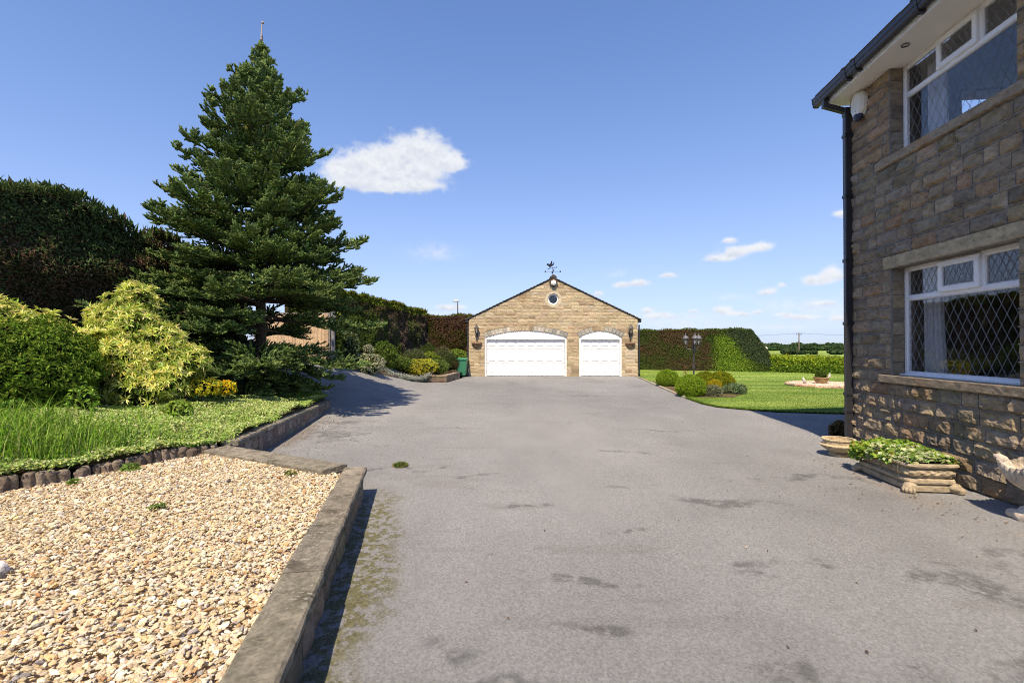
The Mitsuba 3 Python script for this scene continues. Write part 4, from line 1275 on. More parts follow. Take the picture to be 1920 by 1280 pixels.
# ------------------------------------------------------------------ hedges
def hedge(name, label, path, width, z0, top, n_face, leaf, cols_fn, seed, amp=.16, freq=1.5, cap=1.0, ends=(True, True), core=(.030, .026, .014), fluff=0, fluff_cols=None, batter=.06, upb=.2, ragged=.10, category='hedge'):
    """A clipped hedge along a straight path p0 -> p1; its face looks to the right of the path. top(s) is the height along it."""
    rng = np.random.default_rng(seed)
    key = numbered(name)
    p0, p1 = np.array(path[0], float), np.array(path[1], float)
    L = np.hypot(*(p1 - p0))
    d = (p1 - p0) / L
    o = np.array([d[1], -d[0]])

    def surf(s, h, face):
        """face 0: front (h from 0 to 1 up), 1: top (h from 0 at the front to 1 at the back), 2 and 3: the two ends (h up, s across)."""
        zt, zb = top(np.clip(s, 0, L)), z0(np.clip(s, 0, L))
        if face == 0:
            b, out, z = s, -batter * h * (zt - zb), zb + h * (zt - zb)
            n = np.array([o[0], o[1], .12]) + np.zeros((len(s), 3))
        else:
            b, out, z = s, -batter * (zt - zb) - h * width, zt + .0 * h
            n = np.array([0, 0, 1.0]) + np.zeros((len(s), 3)) + (1 - h)[:, None] * .5 * np.array([o[0], o[1], 0])
        p = np.column_stack([p0[0] + d[0] * b + o[0] * out, p0[1] + d[1] * b + o[1] * out, z])
        return p, unit(n)

    def bump(p):
        return amp * ((meshkit.fbm(p * freq + seed, 3, seed) - .5) * 2 + .55 * (meshkit.fbm(p * freq * 3.1 + seed, 2, seed + 1) - .5) * 2)

    mb = MB()
    # the dark inside
    ns, nh = max(4, int(L / .3)), 12
    s, h = np.meshgrid(np.linspace(.12, L - .12, ns), np.linspace(0, 1, nh), indexing='ij')
    p, nn = surf(s.ravel(), h.ravel(), 0)
    p = p + nn * (bump(p) - .15 - .3 * sm((h.ravel() - .9) / .1) * ragged)[:, None]
    pt, nt = surf(s.ravel(), h.ravel(), 1)
    pt = pt + nt * (bump(pt) - .15)[:, None]
    q = np.arange(ns * nh).reshape(ns, nh)
    f = np.stack([q[:-1, :-1], q[1:, :-1], q[1:, 1:], q[:-1, 1:]], -1).reshape(-1, 4)
    mb.add(p, f, core)
    mb.add(pt, f, core)
    P, PT = p.reshape(ns, nh, 3), pt.reshape(ns, nh, 3)
    seam = np.vstack([P[:, -1], PT[:, 0]])
    k = np.arange(ns - 1)
    mb.add(seam, np.stack([k, k + 1, ns + k + 1, ns + k], 1), core)
    for e in (0, ns - 1):
        back = P[e].copy()
        back[:, :2] = P[e][:, :2] - o * width
        mb.add(np.vstack([P[e], back]), [(k, k + 1, nh + k + 1, nh + k) for k in range(nh - 1)], core)
    backs = np.vstack([PT[:, -1], np.column_stack([PT[:, -1][:, :2], z0(s[:, 0])])])
    mb.add(backs, np.stack([k, k + 1, ns + k + 1, ns + k], 1), core)
    lens, wid = leaf
    area = {0: 1.0, 1: cap}
    for face, n in ((0, n_face), (1, int(n_face * cap))):
        s, h = rng.uniform(0, L, n), rng.uniform(0, 1, n)
        p, nn = surf(s, h, face)
        bb = bump(p)
        p = p + nn * (bb - rng.uniform(0, .16, n) ** 1.3)[:, None]
        add_leaves(mb, p, nn, lens, wid, cols_fn(rng, s, h, face, p, bb), rng, up=upb, jitter=.6)
    for e, flag in enumerate(ends):
        if not flag:
            continue
        n = int(n_face * width / L * 1.2)
        h, t = rng.uniform(0, 1, n), rng.uniform(0, width, n)
        s = np.full(n, 0.0 if e == 0 else L)
        p, _ = surf(s, h, 0)
        p[:, :2] -= o * t[:, None]
        nn = np.tile([*(d * (1 if e else -1)), .1], (n, 1))
        bb = bump(p)
        p = p + nn * (bb - rng.uniform(0, .14, n))[:, None]
        add_leaves(mb, p, nn, lens, wid, cols_fn(rng, s, h, 2 + e, p, bb), rng, up=upb, jitter=.6)
    if fluff:
        s = rng.uniform(0, L, fluff)
        h = rng.uniform(0, 1, fluff) ** 1.5
        p, nn = surf(s, h, 1)
        hgt = ragged * rng.uniform(.3, 1.0, fluff) * (.4 + 1.2 * meshkit.noise(np.column_stack([p[:, :2] * 2.3, h * 0])))
        p = p + nn * bump(p)[:, None] + np.column_stack([h * 0, h * 0, hgt * .5])
        col = cols_fn(rng, s, h, 1, p, p[:, 0] * 0) if fluff_cols is None else pick(rng, fluff, fluff_cols)
        add_leaves(mb, p, unit(rng.standard_normal((fluff, 3)) * [1, 1, .2]), hgt + lens * .6, wid, col, rng, jitter=.2, tangent=np.tile([0, 0, 1.0], (fluff, 1)) + .4 * rng.standard_normal((fluff, 3)))
    mb.build(key, 'leaf')
    tag(key, label, category)
    return key


HX = lambda y: -8.33 + .154 * y
TX = lambda y: -9.60 + .20 * y


def conifer_cols(rng, s, h, face, p, bb):
    n = len(s)
    dead = meshkit.fbm(p * [.55, .55, .8] + 4, 3, 7) + .10 * rng.standard_normal(n) + .22 * sm((9.0 - s) / 3) * h * sm((s - 2) / 2) + .32 * sm((s - 16.6) / .7)
    green = pick(rng, n, [(3, (.115, .175, .070)), (2, (.145, .21, .078)), (1, (.09, .135, .06))])
    brown = pick(rng, n, [(2, (.190, .125, .080)), (1, (.14, .10, .068)), (1, (.12, .12, .06))])
    c = np.where((dead > .62)[:, None], brown, green)
    if face == 1:
        c = np.where((rng.uniform(0, 1, n) < .6)[:, None], pick(rng, n, [(1, (.09, .150, .050)), (1, (.12, .16, .05))]), c)
    return c


def tall_top(s):
    y = -6 + s * math.cos(math.atan(.20))
    return 4.12 + .10 * np.sin(y * 1.3 + 1) + .09 * np.sin(y * 3.1) + .25 * sm((6.5 - y) / 3) - .40 * sm((y - 9.6) / .5) - .13 * (y - 7.6) + .22


hedge('tall_hedge', 'tall dark conifer hedge with brown patches behind the yellow shrubs', ((TX(-6), -6), (TX(13.0), 13.0)), 1.6, lambda s: .2 + 0 * s, tall_top, 80000, (.085, .026), conifer_cols, 61, amp=.30, freq=1.0, cap=.3, fluff=14000, ragged=.20, batter=.04, core=(.05, .055, .03))


def side_cols(rng, s, h, face, p, bb):
    n = len(s)
    streak = meshkit.fbm(np.column_stack([p[:, 0] * 1.6, p[:, 1] * 1.6, p[:, 2] * .35]), 3, 3) + .08 * rng.standard_normal(n)
    g = pick(rng, n, [(3, (.11, .165, .035)), (2, (.15, .21, .045)), (1, (.07, .10, .03))])
    b = pick(rng, n, [(2, (.165, .130, .105)), (1, (.12, .10, .08)), (1, (.19, .15, .12))])
    c = np.where((streak > .50)[:, None], b, g)
    fresh = pick(rng, n, [(3, (.23, .29, .035)), (2, (.16, .22, .03)), (1, (.28, .31, .05))])
    c = np.where(((h > .93) | (face == 1))[:, None] & (rng.uniform(0, 1, n) < .85)[:, None], fresh, c)
    rim = ((h > .80) & (h <= .93) & (rng.uniform(0, 1, n) < .6))[:, None] if face == 0 else np.zeros((n, 1), bool)
    return np.where(rim, pick(rng, n, [(2, (.13, .09, .065)), (1, (.10, .10, .03))]), c)


hedge('hedge', 'dark streaky clipped hedge with bright green top running back to the garage', ((-5.90, 15.75), (-4.0, 25.0)), 1.3, lambda s: .55 - .02 * s, lambda s: 3.46 - .030 * s + .03 * np.sin(s * 3), 42000, (.095, .030), side_cols, 62, core=(.05, .045, .025), amp=.16, freq=1.3, cap=.4, fluff=12000, fluff_cols=[(3, (.17, .21, .03)), (2, (.12, .16, .022)), (1, (.10, .08, .04))], ragged=.16, batter=.15)


def brown_cols(rng, s, h, face, p, bb):
    n = len(s)
    k = meshkit.fbm(p * 1.1, 3, 12) + .1 * rng.standard_normal(n)
    g, b = pick(rng, n, [(2, (.085, .085, .022)), (1, (.055, .065, .02))]), pick(rng, n, [(2, (.155, .095, .060)), (1, (.11, .075, .05))])
    c = np.where((k + .2 * (h - .5) > .47)[:, None], b, g)
    return np.where((face == 1) & (rng.uniform(0, 1, n) < .6)[:, None], pick(rng, n, [(1, (.15, .16, .03))]), c)


hedge('hedge', 'brown patched hedge in the corner left of the garage', ((-4.75, 24.75), (-.5, 24.75)), 1.2, lambda s: .3 + 0 * s, lambda s: 3.02 + .03 * np.sin(s * 4), 15000, (.085, .034), brown_cols, 63, amp=.14, cap=.4, fluff=900, fluff_cols=[(1, (.15, .17, .03)), (1, (.11, .10, .03))], ragged=.12)


def right_cols(rng, s, h, face, p, bb):
    n = len(s)
    k = meshkit.fbm(p * [.5, .5, .9] + 3, 3, 31) + .12 * rng.standard_normal(n)
    g = pick(rng, n, [(3, (.085, .135, .034)), (2, (.12, .17, .04)), (1, (.055, .08, .03))])
    b = pick(rng, n, [(2, (.165, .115, .070)), (1, (.12, .085, .05)), (1, (.09, .085, .035))])
    c = np.where(((k + .22 * (h - .45) > .545) & (s < 4.6 + 1.6 * meshkit.noise(p * 2.1)))[:, None], b, g)
    x = (s - 5.85 - .75 * (1 - h)) / (.22 + .85 * (1 - h))
    laurel = (np.abs(x) < 1 + .3 * rng.standard_normal(n)) & (h < .86 + .05 * rng.standard_normal(n)) & (face == 0)
    lc = pick(rng, n, [(3, (.21, .34, .04)), (2, (.29, .42, .055)), (1, (.10, .18, .028))])
    c = np.where(laurel[:, None], lc, c)
    grey = ((s > 6.1) & (h > .28))[:, None] & ~laurel[:, None]
    c = np.where(grey, pick(rng, n, [(2, (.085, .125, .062)), (1, (.115, .16, .075)), (1, (.055, .08, .04))]), c)
    return np.where((face == 1) & (rng.uniform(0, 1, n) < .7)[:, None], pick(rng, n, [(2, (.10, .14, .03)), (1, (.14, .17, .03))]), c)


RP0, RP1 = (6.6, 30.0), (14.6, 27.3)
hedge('hedge', 'tall mixed hedge with brown and laurel patches behind the lamp post', (RP0, RP1), 1.4, lambda s: .05 + 0 * s, lambda s: 2.43 + .015 * np.sin(s * 2.1) + .02 * np.sin(s * 5) - 1.45 * np.clip((s - 7.5) / .95, 0, 1), 46000, (.085, .038), right_cols, 64, amp=.05, freq=2.6, cap=.4, fluff=1500, ragged=.10, batter=.03)


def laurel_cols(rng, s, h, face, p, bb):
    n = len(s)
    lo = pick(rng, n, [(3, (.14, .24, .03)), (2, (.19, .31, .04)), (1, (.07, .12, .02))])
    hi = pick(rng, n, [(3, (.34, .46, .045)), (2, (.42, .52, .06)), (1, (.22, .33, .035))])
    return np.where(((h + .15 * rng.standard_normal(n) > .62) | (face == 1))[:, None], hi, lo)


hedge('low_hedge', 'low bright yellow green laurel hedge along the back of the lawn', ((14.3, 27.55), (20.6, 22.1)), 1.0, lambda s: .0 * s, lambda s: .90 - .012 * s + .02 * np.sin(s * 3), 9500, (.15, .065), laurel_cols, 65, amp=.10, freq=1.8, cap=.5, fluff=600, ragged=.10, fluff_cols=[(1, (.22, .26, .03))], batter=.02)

# ------------------------------------------------------------------ the fir
def fir(key, label, base, height, seed):
    rng = np.random.default_rng(seed)
    bx, by, bz = base
    prof_h = np.array([0, .05, .12, .20, .29, .40, .52, .63, .76, .88, .95, 1.0])
    prof_r = np.array([1.75, 2.45, 2.75, 2.70, 2.50, 2.22, 1.86, 1.50, .88, .36, .12, .03])
    elev_h = np.array([0, .15, .35, .6, .85, 1.0])
    elev_a = np.radians([-14, -4, 8, 20, 38, 55])
    A0, AD, AL, AU, AT = [], [], [], [], []              # shoots: start, direction, length, up normal, youth
    limb = MB()
    zs, z = [], .012
    while z < .95:
        zs.append(z)
        z += .042 - .013 * z
    for wi, hz in enumerate(zs):
        nb = int(round(9 - 3.5 * hz + rng.uniform(-.6, .6)))
        off = rng.uniform(0, 6.28)
        for k in range(nb):
            az = off + 2 * math.pi * (k + rng.uniform(-.25, .25)) / nb
            h = hz + rng.uniform(-.012, .012)
            if .075 < h < .25 and math.cos(az - .15) > .42 and rng.uniform() < .60:
                continue                                            # the lowest boughs on the drive side have thinned out
            R = np.interp(h, prof_h, prof_r)
            R *= rng.uniform(.74, 1.07) * (1 + .08 * math.sin(3 * az + wi * .7))
            if h < .13 and math.cos(az - .15) > .2:
                R *= .60                                            # cut back over the drive
            if .10 < h < .27:
                R *= 1 + .26 * max(0, math.cos(az - math.pi)) ** 2   # the longest boughs lie to the left
            e0 = np.interp(h, elev_h, elev_a) + rng.normal(0, .07)
            L = R / max(math.cos(e0), .75)
            m = max(6, int(L / .10))
            t = np.linspace(0, 1, m)
            e = e0 + .10 - .42 * t * (1 - t) * 2 * (1 - .6 * h) + .38 * np.clip(t - .6, 0, 1)
            st = L / (m - 1)
            ca, sa = math.cos(az), math.sin(az)
            yaw = az + rng.normal(0, .10) * t * 2
            d = np.stack([np.cos(e) * np.cos(yaw), np.cos(e) * np.sin(yaw), np.sin(e)], 1)
            p = np.array([bx, by, bz + h * height]) + np.vstack([[0, 0, 0], np.cumsum(d[:-1] * st, 0)])
            limb.add(*tube(p, np.linspace(.010 + .012 * L, .004, m), 4, False), (.075, .058, .045))
            side = unit(np.cross(d, [0, 0, 1.0]))
            up = unit(np.cross(side, d))
            i0 = int(m * .45)
            A0.append(p[i0:-1]); AD.append(d[i0:-1]); AL.append(np.full(m - 1 - i0, st)); AU.append(up[i0:-1]); AT.append(np.linspace(.1, 1, m - 1 - i0) ** 2)
            ns = max(4, int(L / .105))
            for sgn in (-1, 1):
                s = np.sort(rng.uniform(.20, .985, ns))
                q = np.stack([np.interp(s, t, p[:, c]) for c in range(3)], 1)
                dd = np.stack([np.interp(s, t, d[:, c]) for c in range(3)], 1)
                uu = np.stack([np.interp(s, t, up[:, c]) for c in range(3)], 1)
                sd = unit(np.cross(dd, uu)) * sgn
                ls = np.minimum((.42 * L * (1 - s) ** .8 + .13 - .05 * h) * rng.uniform(.6, 1.1, ns), .78)
                an = np.radians(rng.uniform(40, 58, ns))[:, None]
                d2 = unit(dd * np.cos(an) + sd * np.sin(an) + uu * rng.normal(.16, .16, (ns, 1)) - np.array([0, 0, .08]) * (1 - h))
                A0.append(q + d2 * (ls * .35)[:, None]); AD.append(d2); AL.append(ls * .65); AU.append(uu); AT.append(.75 + 0 * ls)
                nj = 5
                for j in range(nj):                               # the shoots of the third order
                    f = (j + .75) / nj
                    l3 = (.26 * ls * (1 - f) + .085) * rng.uniform(.75, 1.25, ns)
                    for sg in (-1, 1, 0):
                        ok = (f * ls > .07) & (rng.uniform(0, 1, ns) < (.80 if sg else .30)) & (ls > .12)
                        s3 = unit(np.cross(d2, uu)) * sg + (uu * .9 if sg == 0 else 0)
                        a3 = np.radians(rng.uniform(36, 56, ns))[:, None]
                        d3 = unit(d2 * np.cos(a3) + s3 * np.sin(a3) + uu * rng.normal(.26, .18, (ns, 1)))
                        A0.append((q + d2 * (ls * f)[:, None])[ok]); AD.append(d3[ok]); AL.append(l3[ok]); AU.append(uu[ok]); AT.append(np.full(ok.sum(), .9))
    top = np.array([bx, by, bz + height])
    for k in range(22):
        hh = rng.uniform(-.75, -.22)
        az, e = rng.uniform(0, 6.28), rng.uniform(.55, 1.0)
        d = np.array([math.cos(az) * math.cos(e), math.sin(az) * math.cos(e), math.sin(e)])
        A0.append((top + [0, 0, hh])[None]); AD.append(d[None]); AL.append(np.array([.07 - .20 * hh])); AU.append(np.array([[-d[0] * .5, -d[1] * .5, 1.0]])); AT.append(np.array([.8]))
    A0, AD, AL, AU, AT = np.vstack(A0), np.vstack(AD), np.concatenate(AL), unit(np.vstack(AU)), np.concatenate(AT)
    cnt = np.maximum(1, np.round(AL / .125)).astype(int)
    ix = np.repeat(np.arange(len(AL)), cnt)
    kk = np.arange(len(ix)) - np.repeat(np.cumsum(cnt) - cnt, cnt)
    seg = (AL / cnt)[ix]
    p = A0[ix] + AD[ix] * (seg * kk)[:, None]
    d, u = AD[ix], AU[ix]
    side = unit(np.cross(d, u))
    u = np.cross(side, d)
    last = kk == cnt[ix] - 1
    tip = np.where(last, AT[ix], AT[ix] * .35)
    n = len(ix)
    crown = MB()
    tone = 1.18 + .25 * (meshkit.noise(p * 1.7) - .5) * 2
    old = pick(rng, n, [(3, (.046, .090, .043)), (2, (.058, .110, .050)), (1, (.038, .074, .044))], .15)
    new = pick(rng, n, [(2, (.178, .255, .075)), (1, (.215, .285, .085))], .15)
    mx = np.clip(tip * rng.uniform(.25, 1.35, n), 0, 1)[:, None]
    col = (old * (1 - mx) + new * mx) * tone[:, None]
    # the body of each needled shoot: a flattened five sided spindle
    rr = (.0155 + .05 * np.clip(seg, 0, .2) * .5) * rng.uniform(.85, 1.2, n)
    rings = []
    for fr, kr in ((.28, 1.0), (.82, .85)):
        for a in range(5):
            g = 2 * np.pi * a / 5 + fr * 2 + np.pi / 2
            rings.append(p + d * (seg * fr)[:, None] + (side * (math.cos(g) * 1.25) + u * math.sin(g) * .85) * (rr * kr)[:, None])
    v = np.stack([p - d * .01, *rings, p + d * (seg * 1.12 + .012)[:, None]], 1)
    F = [[0, 1 + (a + 1) % 5, 1 + a] for a in range(5)] + [x for a in range(5) for x in ([1 + a, 1 + (a + 1) % 5, 6 + (a + 1) % 5], [1 + a, 6 + (a + 1) % 5, 6 + a])] + [[11, 6 + a, 6 + (a + 1) % 5] for a in range(5)]
    f = np.array(F)[None] + 12 * np.arange(n)[:, None, None]
    crown.add(v.reshape(-1, 3), f.reshape(-1, 3), np.repeat(col * .9, 12, 0))
    for k in range(6):                                            # needles standing out of it
        g = np.radians(-110 + 220 * (k + rng.uniform(0, 1, n)) / 6)
        rad = u * np.cos(g)[:, None] + side * np.sin(g)[:, None]
        b = p + d * (seg * rng.uniform(.05, 1.0, n))[:, None] + rad * (rr * .6)[:, None]
        ln = (.024 * rng.uniform(.75, 1.3, n))[:, None]
        v = np.stack([b - d * .010, b + d * .010, b + (d * .6 + rad * .8) * (ln + rr[:, None] * .4)], 1).reshape(-1, 3)
        crown.add(v, np.arange(n * 3).reshape(-1, 3), np.repeat(col, 3, 0))
    print('fir shoots', n)
    crown.build(key + '__crown', 'needle')
    limb.build(key + '__branches', 'matte')
    tr = MB()
    zz = np.linspace(-.3, height, 26)
    r = np.interp(zz, [-.3, 0, .5, height], [.20, .15, .125, .012])
    tr.add(*tube(np.column_stack([bx + .03 * np.sin(zz), by + .02 * np.cos(zz * 1.3), bz + zz]), r, 10), (.10, .078, .060))
    tr.build(key + '__trunk', 'stone')
    ld = MB()
    ld.add(*tube([(bx, by, bz + height - .2), (bx + .01, by, bz + height + .20), (bx + .025, by, bz + height + .30)], [.016, .013, .010], 6), (.42, .38, .33))
    v, f = blob(1, .035, .03, .03, .2, 2, 1, (bx + .03, by, bz + height + .30))
    ld.add(v, f, (.36, .33, .30))
    ld.build(key + '__leader', 'matte')
    tag(key, label, 'fir tree')
    return n


FIR = (-5.63, 10.8)
fir_n = fir('fir_tree', 'tall dark green fir with bare pale leader beside the drive', (FIR[0], FIR[1], float(bed(*FIR)) - .02), 8.05, 71)

# ------------------------------------------------------------------ shrubs of the raised bed
zb = lambda x, y: float(bed(x, y))
YEW = [(4, (.135, .235, .030)), (3, (.20, .30, .04)), (2, (.075, .135, .02)), (1, (.26, .35, .06))]
shrub('shrub', 'round dark green shrub at the left edge in front of the golden shrubs', (-6.72, 6.75, zb(-6.7, 6.7) + .52), (.80, .78, .74), 19000, .062, .024, YEW, 81, amp=.34, freq=2.9, up=.35, shell=.30)
GOLD = [(4, (.71, .72, .18)), (4, (.79, .79, .31)), (3.5, (.47, .58, .12)), (1.2, (.86, .84, .44)), (1.2, (.30, .42, .06))]
GREENISH = [(3, (.26, .40, .07)), (3, (.40, .52, .11)), (1.5, (.12, .21, .04))]


def pieris(label, balls, seed, n=1500):
    """A loose shrub of several heads, with whorls of narrow cream yellow leaves at the shoot tips."""
    rng = np.random.default_rng(seed)
    key = numbered('golden_shrub')
    mb = MB()
    for k, (c, r) in enumerate(balls):
        v, f = blob(2, r[0] * .72, r[1] * .72, r[2] * .72, .2, 2, seed + k, c)
        mb.add(v, f, (.05, .055, .015))
        m = int(n * .85 * r[0] * r[2])
        p, nn = ball_points(rng, m, c, np.array(r) * 1.05, .34, 2.6, seed + k, -.75, .45)
        rosettes(p, unit(nn + [0, 0, .45] + .25 * rng.standard_normal(p.shape)), .110, .024, 9)(mb, rng, GOLD)
        p, nn = ball_points(rng, int(m * 3.0), c, np.array(r) * .88, .22, 2.2, seed + k, -.85, .35)
        add_leaves(mb, p, nn, .085, .026, pick(rng, len(p), GREENISH), rng, up=.2, jitter=.8)
    mb.build(key + '__foliage', 'leaf')
    st = MB()
    b = np.array([balls[0][0][0], balls[0][0][1], zb(balls[0][0][0], balls[0][0][1]) - .05])
    for c, r in balls:
        st.add(*tube([b + rng.normal(0, .06, 3) * [1, 1, 0], (b + np.array(c)) / 2 + [.05, 0, 0], np.array(c) + [0, 0, r[2] * .5]], [.03, .022, .008], 6), (.09, .06, .045))
    st.build(key + '__stem', 'matte')
    tag(key, label, 'shrub')


pieris('tall golden yellow shrub with whorled leaves left of the fir', [((-6.25, 8.0, 1.30), (.72, .65, .62)), ((-6.35, 8.05, 2.0), (.42, .40, .46)), ((-5.70, 7.9, 1.10), (.40, .40, .40)), ((-6.75, 8.0, 1.50), (.48, .45, .36)), ((-5.32, 7.95, 1.22), (.30, .3, .26)), ((-5.55, 7.7, .90), (.36, .3, .26)), ((-6.95, 7.9, 1.15), (.40, .35, .32)), ((-6.05, 7.8, 1.80), (.30, .3, .26)), ((-6.6, 8.0, 1.95), (.34, .3, .28)), ((-7.1, 8.0, 1.35), (.42, .4, .36)), ((-6.2, 8.0, 2.28), (.24, .24, .28)), ((-5.75, 7.9, 1.55), (.36, .36, .30)), ((-5.95, 7.75, .80), (.50, .4, .32)), ((-6.6, 7.75, 1.15), (.42, .4, .42))], 83)
pieris('golden yellow shrub rising behind the round green shrub', [((-7.55, 7.65, 1.62), (.42, .40, .42)), ((-7.95, 7.5, 1.88), (.36, .35, .36)), ((-7.25, 7.75, 1.55), (.36, .35, .30))], 84)
pieris('small golden shrub between the tall golden shrub and the fir', [((-5.52, 8.15, 1.30), (.22, .24, .22)), ((-5.60, 8.2, .95), (.24, .24, .25))], 85)
for lab, c, r, n, L, cols, sd in (
        ('low yellow and green variegated shrub under the fir', (-5.15, 8.05, .80), (.34, .22, .17), 900, .06, [(2, (.70, .58, .04)), (2, (.40, .45, .06)), (1, (.16, .25, .04))], 86),
        ('small plant with bright orange yellow leaves under the fir', (-4.85, 8.2, .78), (.17, .16, .13), 420, .055, [(3, (.75, .52, .02)), (1, (.62, .60, .06)), (1, (.12, .2, .04))], 87),
        ('small leafy green weed standing in the pale ground cover', (-4.75, 6.9, .60), (.17, .16, .12), 170, .085, [(2, (.22, .34, .05)), (1, (.30, .40, .08))], 88),
        ('bright ivy sprays climbing out under the round shrub', (-5.55, 6.25, .78), (.19, .12, .20), 140, .075, [(2, (.22, .36, .05)), (1, (.16, .28, .05))], 89),
        ('broad bright green leaves at the left frame edge', (-6.0, 5.8, .68), (.20, .14, .18), 130, .085, [(2, (.20, .34, .05)), (1, (.13, .24, .04))], 90)):
    shrub('low_plant', lab, c, r, n, L, L * .5, cols, sd, category='plant', amp=.2, core_k=.55, jitter=.8)

# ------------------------------------------------------------------ the gate, the bed along the far hedge
key = numbered('wooden_gate')
tag(key, 'tan boarded gate in a grey metal frame behind the fir', 'gate')
gxf = at(-5.80, 15.45, 1.05, math.radians(4))
mb = MB()
GR = (.20, .20, .21)
W, HG = 2.35, 1.50
for a in ((-W, 0, 0, .05), (-W, 0, HG - .05, HG), (-W, 0, .70, .745)):
    mb.box(a[0], a[1], -.02, .03, a[2], a[3], GR, gxf, .006)
for a in (-W, -.05, -W / 2 - .02):
    mb.box(a, a + .05, -.022, .032, .051, HG - .051, GR, gxf, .006)
mb.build(key + '__frame', 'paint')
rng = np.random.default_rng(91)
nb = 20
for k in range(nb):
    w = (W - .1) / nb
    x0 = -W + .05 + k * w
    mb = MB()
    mb.box(x0 + .003, x0 + w - .003, -.034 - rng.uniform(0, .004), -.0225, .035, HG - .03, pick(rng, 1, [(1, (.50, .37, .245)), (1, (.54, .40, .265)), (1, (.46, .34, .225))], .04, .01)[0], gxf, .003)
    mb.build(numbered(key + '__board'), 'matte')
mb = MB()
tm = meshkit.text_mesh('NDY', .125, .008, bold=True)
v = np.array(tm.vertices)
mb.add(gxf(np.stack([v[:, 0] * 1.12 - .56, -.041 - v[:, 2], v[:, 1] + HG - .325], 1)), np.array(tm.faces), (.03, .022, .018))
mb.build(key + '__lettering', 'matte')
key = numbered('gate_post')
tag(key, 'grey square metal post at the right of the wooden gate', 'post')
mb = MB()
mb.box(.035, .135, -.05, .05, -.6, HG + .08, (.23, .23, .245), gxf, .01)
mb.box(.025, .145, -.06, .06, HG + .08, HG + .10, (.20, .20, .21), gxf, .006)
mb.build(key, 'paint')

FARBED = Polygon([(-2.40, 22.3), (-2.72, 19.85), (-3.58, 19.80), (-4.4, 19.42), (-5.1, 18.2), (-5.62, 17.0), (-6.15, 16.0), (-6.4, 15.5), (-6.0, 17), (-4.1, 24.9), (-2.30, 24.9)])


FEDGE = [(-6.4, 15.5), (-6.15, 16.0), (-5.62, 17.0), (-5.1, 18.2), (-4.4, 19.42), (-3.6, 19.8)]


def fbed(x, y):
    d = seg_dist(x, y, (-2.4, 22.3), (-2.72, 19.85))
    d = np.minimum(d, seg_dist(x, y, (-2.72, 19.85), (-3.58, 19.8)))
    de = np.minimum.reduce([seg_dist(x, y, a, b) for a, b in zip(FEDGE[:-1], FEDGE[1:])])
    return land(x, y) - .04 + .19 * sm(de / .45) + .15 * np.exp(-d / 1.2) * sm((x + 3.60) / .3)


scene['shrub_bed'] = mikit.ply(sheet(FARBED, .4, fbed), 'soil', smooth=True)
tag('shrub_bed', 'planted bed of soil along the foot of the far hedge', 'planting bed', kind='structure')
key = numbered('kerb')
tag(key, 'low brown kerb stones along the planted far side of the drive', 'kerb')
kp = [(-6.9, 15.35), (-6.15, 15.85), (-5.60, 16.9), (-5.08, 18.1), (-4.42, 19.32)]
rng = np.random.default_rng(95)
for (a, b) in zip(kp[:-1], kp[1:]):
    Lk = math.hypot(b[0] - a[0], b[1] - a[1])
    n = max(1, round(Lk / .6))
    for k in range(n):
        s0, s1 = k / n, (k + 1) / n
        pa, pb = np.array(a) + (np.array(b) - a) * s0, np.array(a) + (np.array(b) - a) * s1
        za, zb_ = float(land(*pa)), float(land(*pb))
        xf0 = frame((*pa, 0), pb - pa)
        ll = Lk / n
        mb = MB()
        mb.box(.004, ll - .004, -.04, .05, -.10, .075, pick(rng, 1, [(1, (.15, .115, .085)), (1, (.19, .15, .11))], .1)[0], lambda v: xf0(v) + np.column_stack([v[:, 0] * 0, v[:, 0] * 0, za + (zb_ - za) * v[:, 0] / ll]), .012)
        mb.build(numbered(key + '__stone'), 'stone')
fz = lambda x, y: float(fbed(x, y))
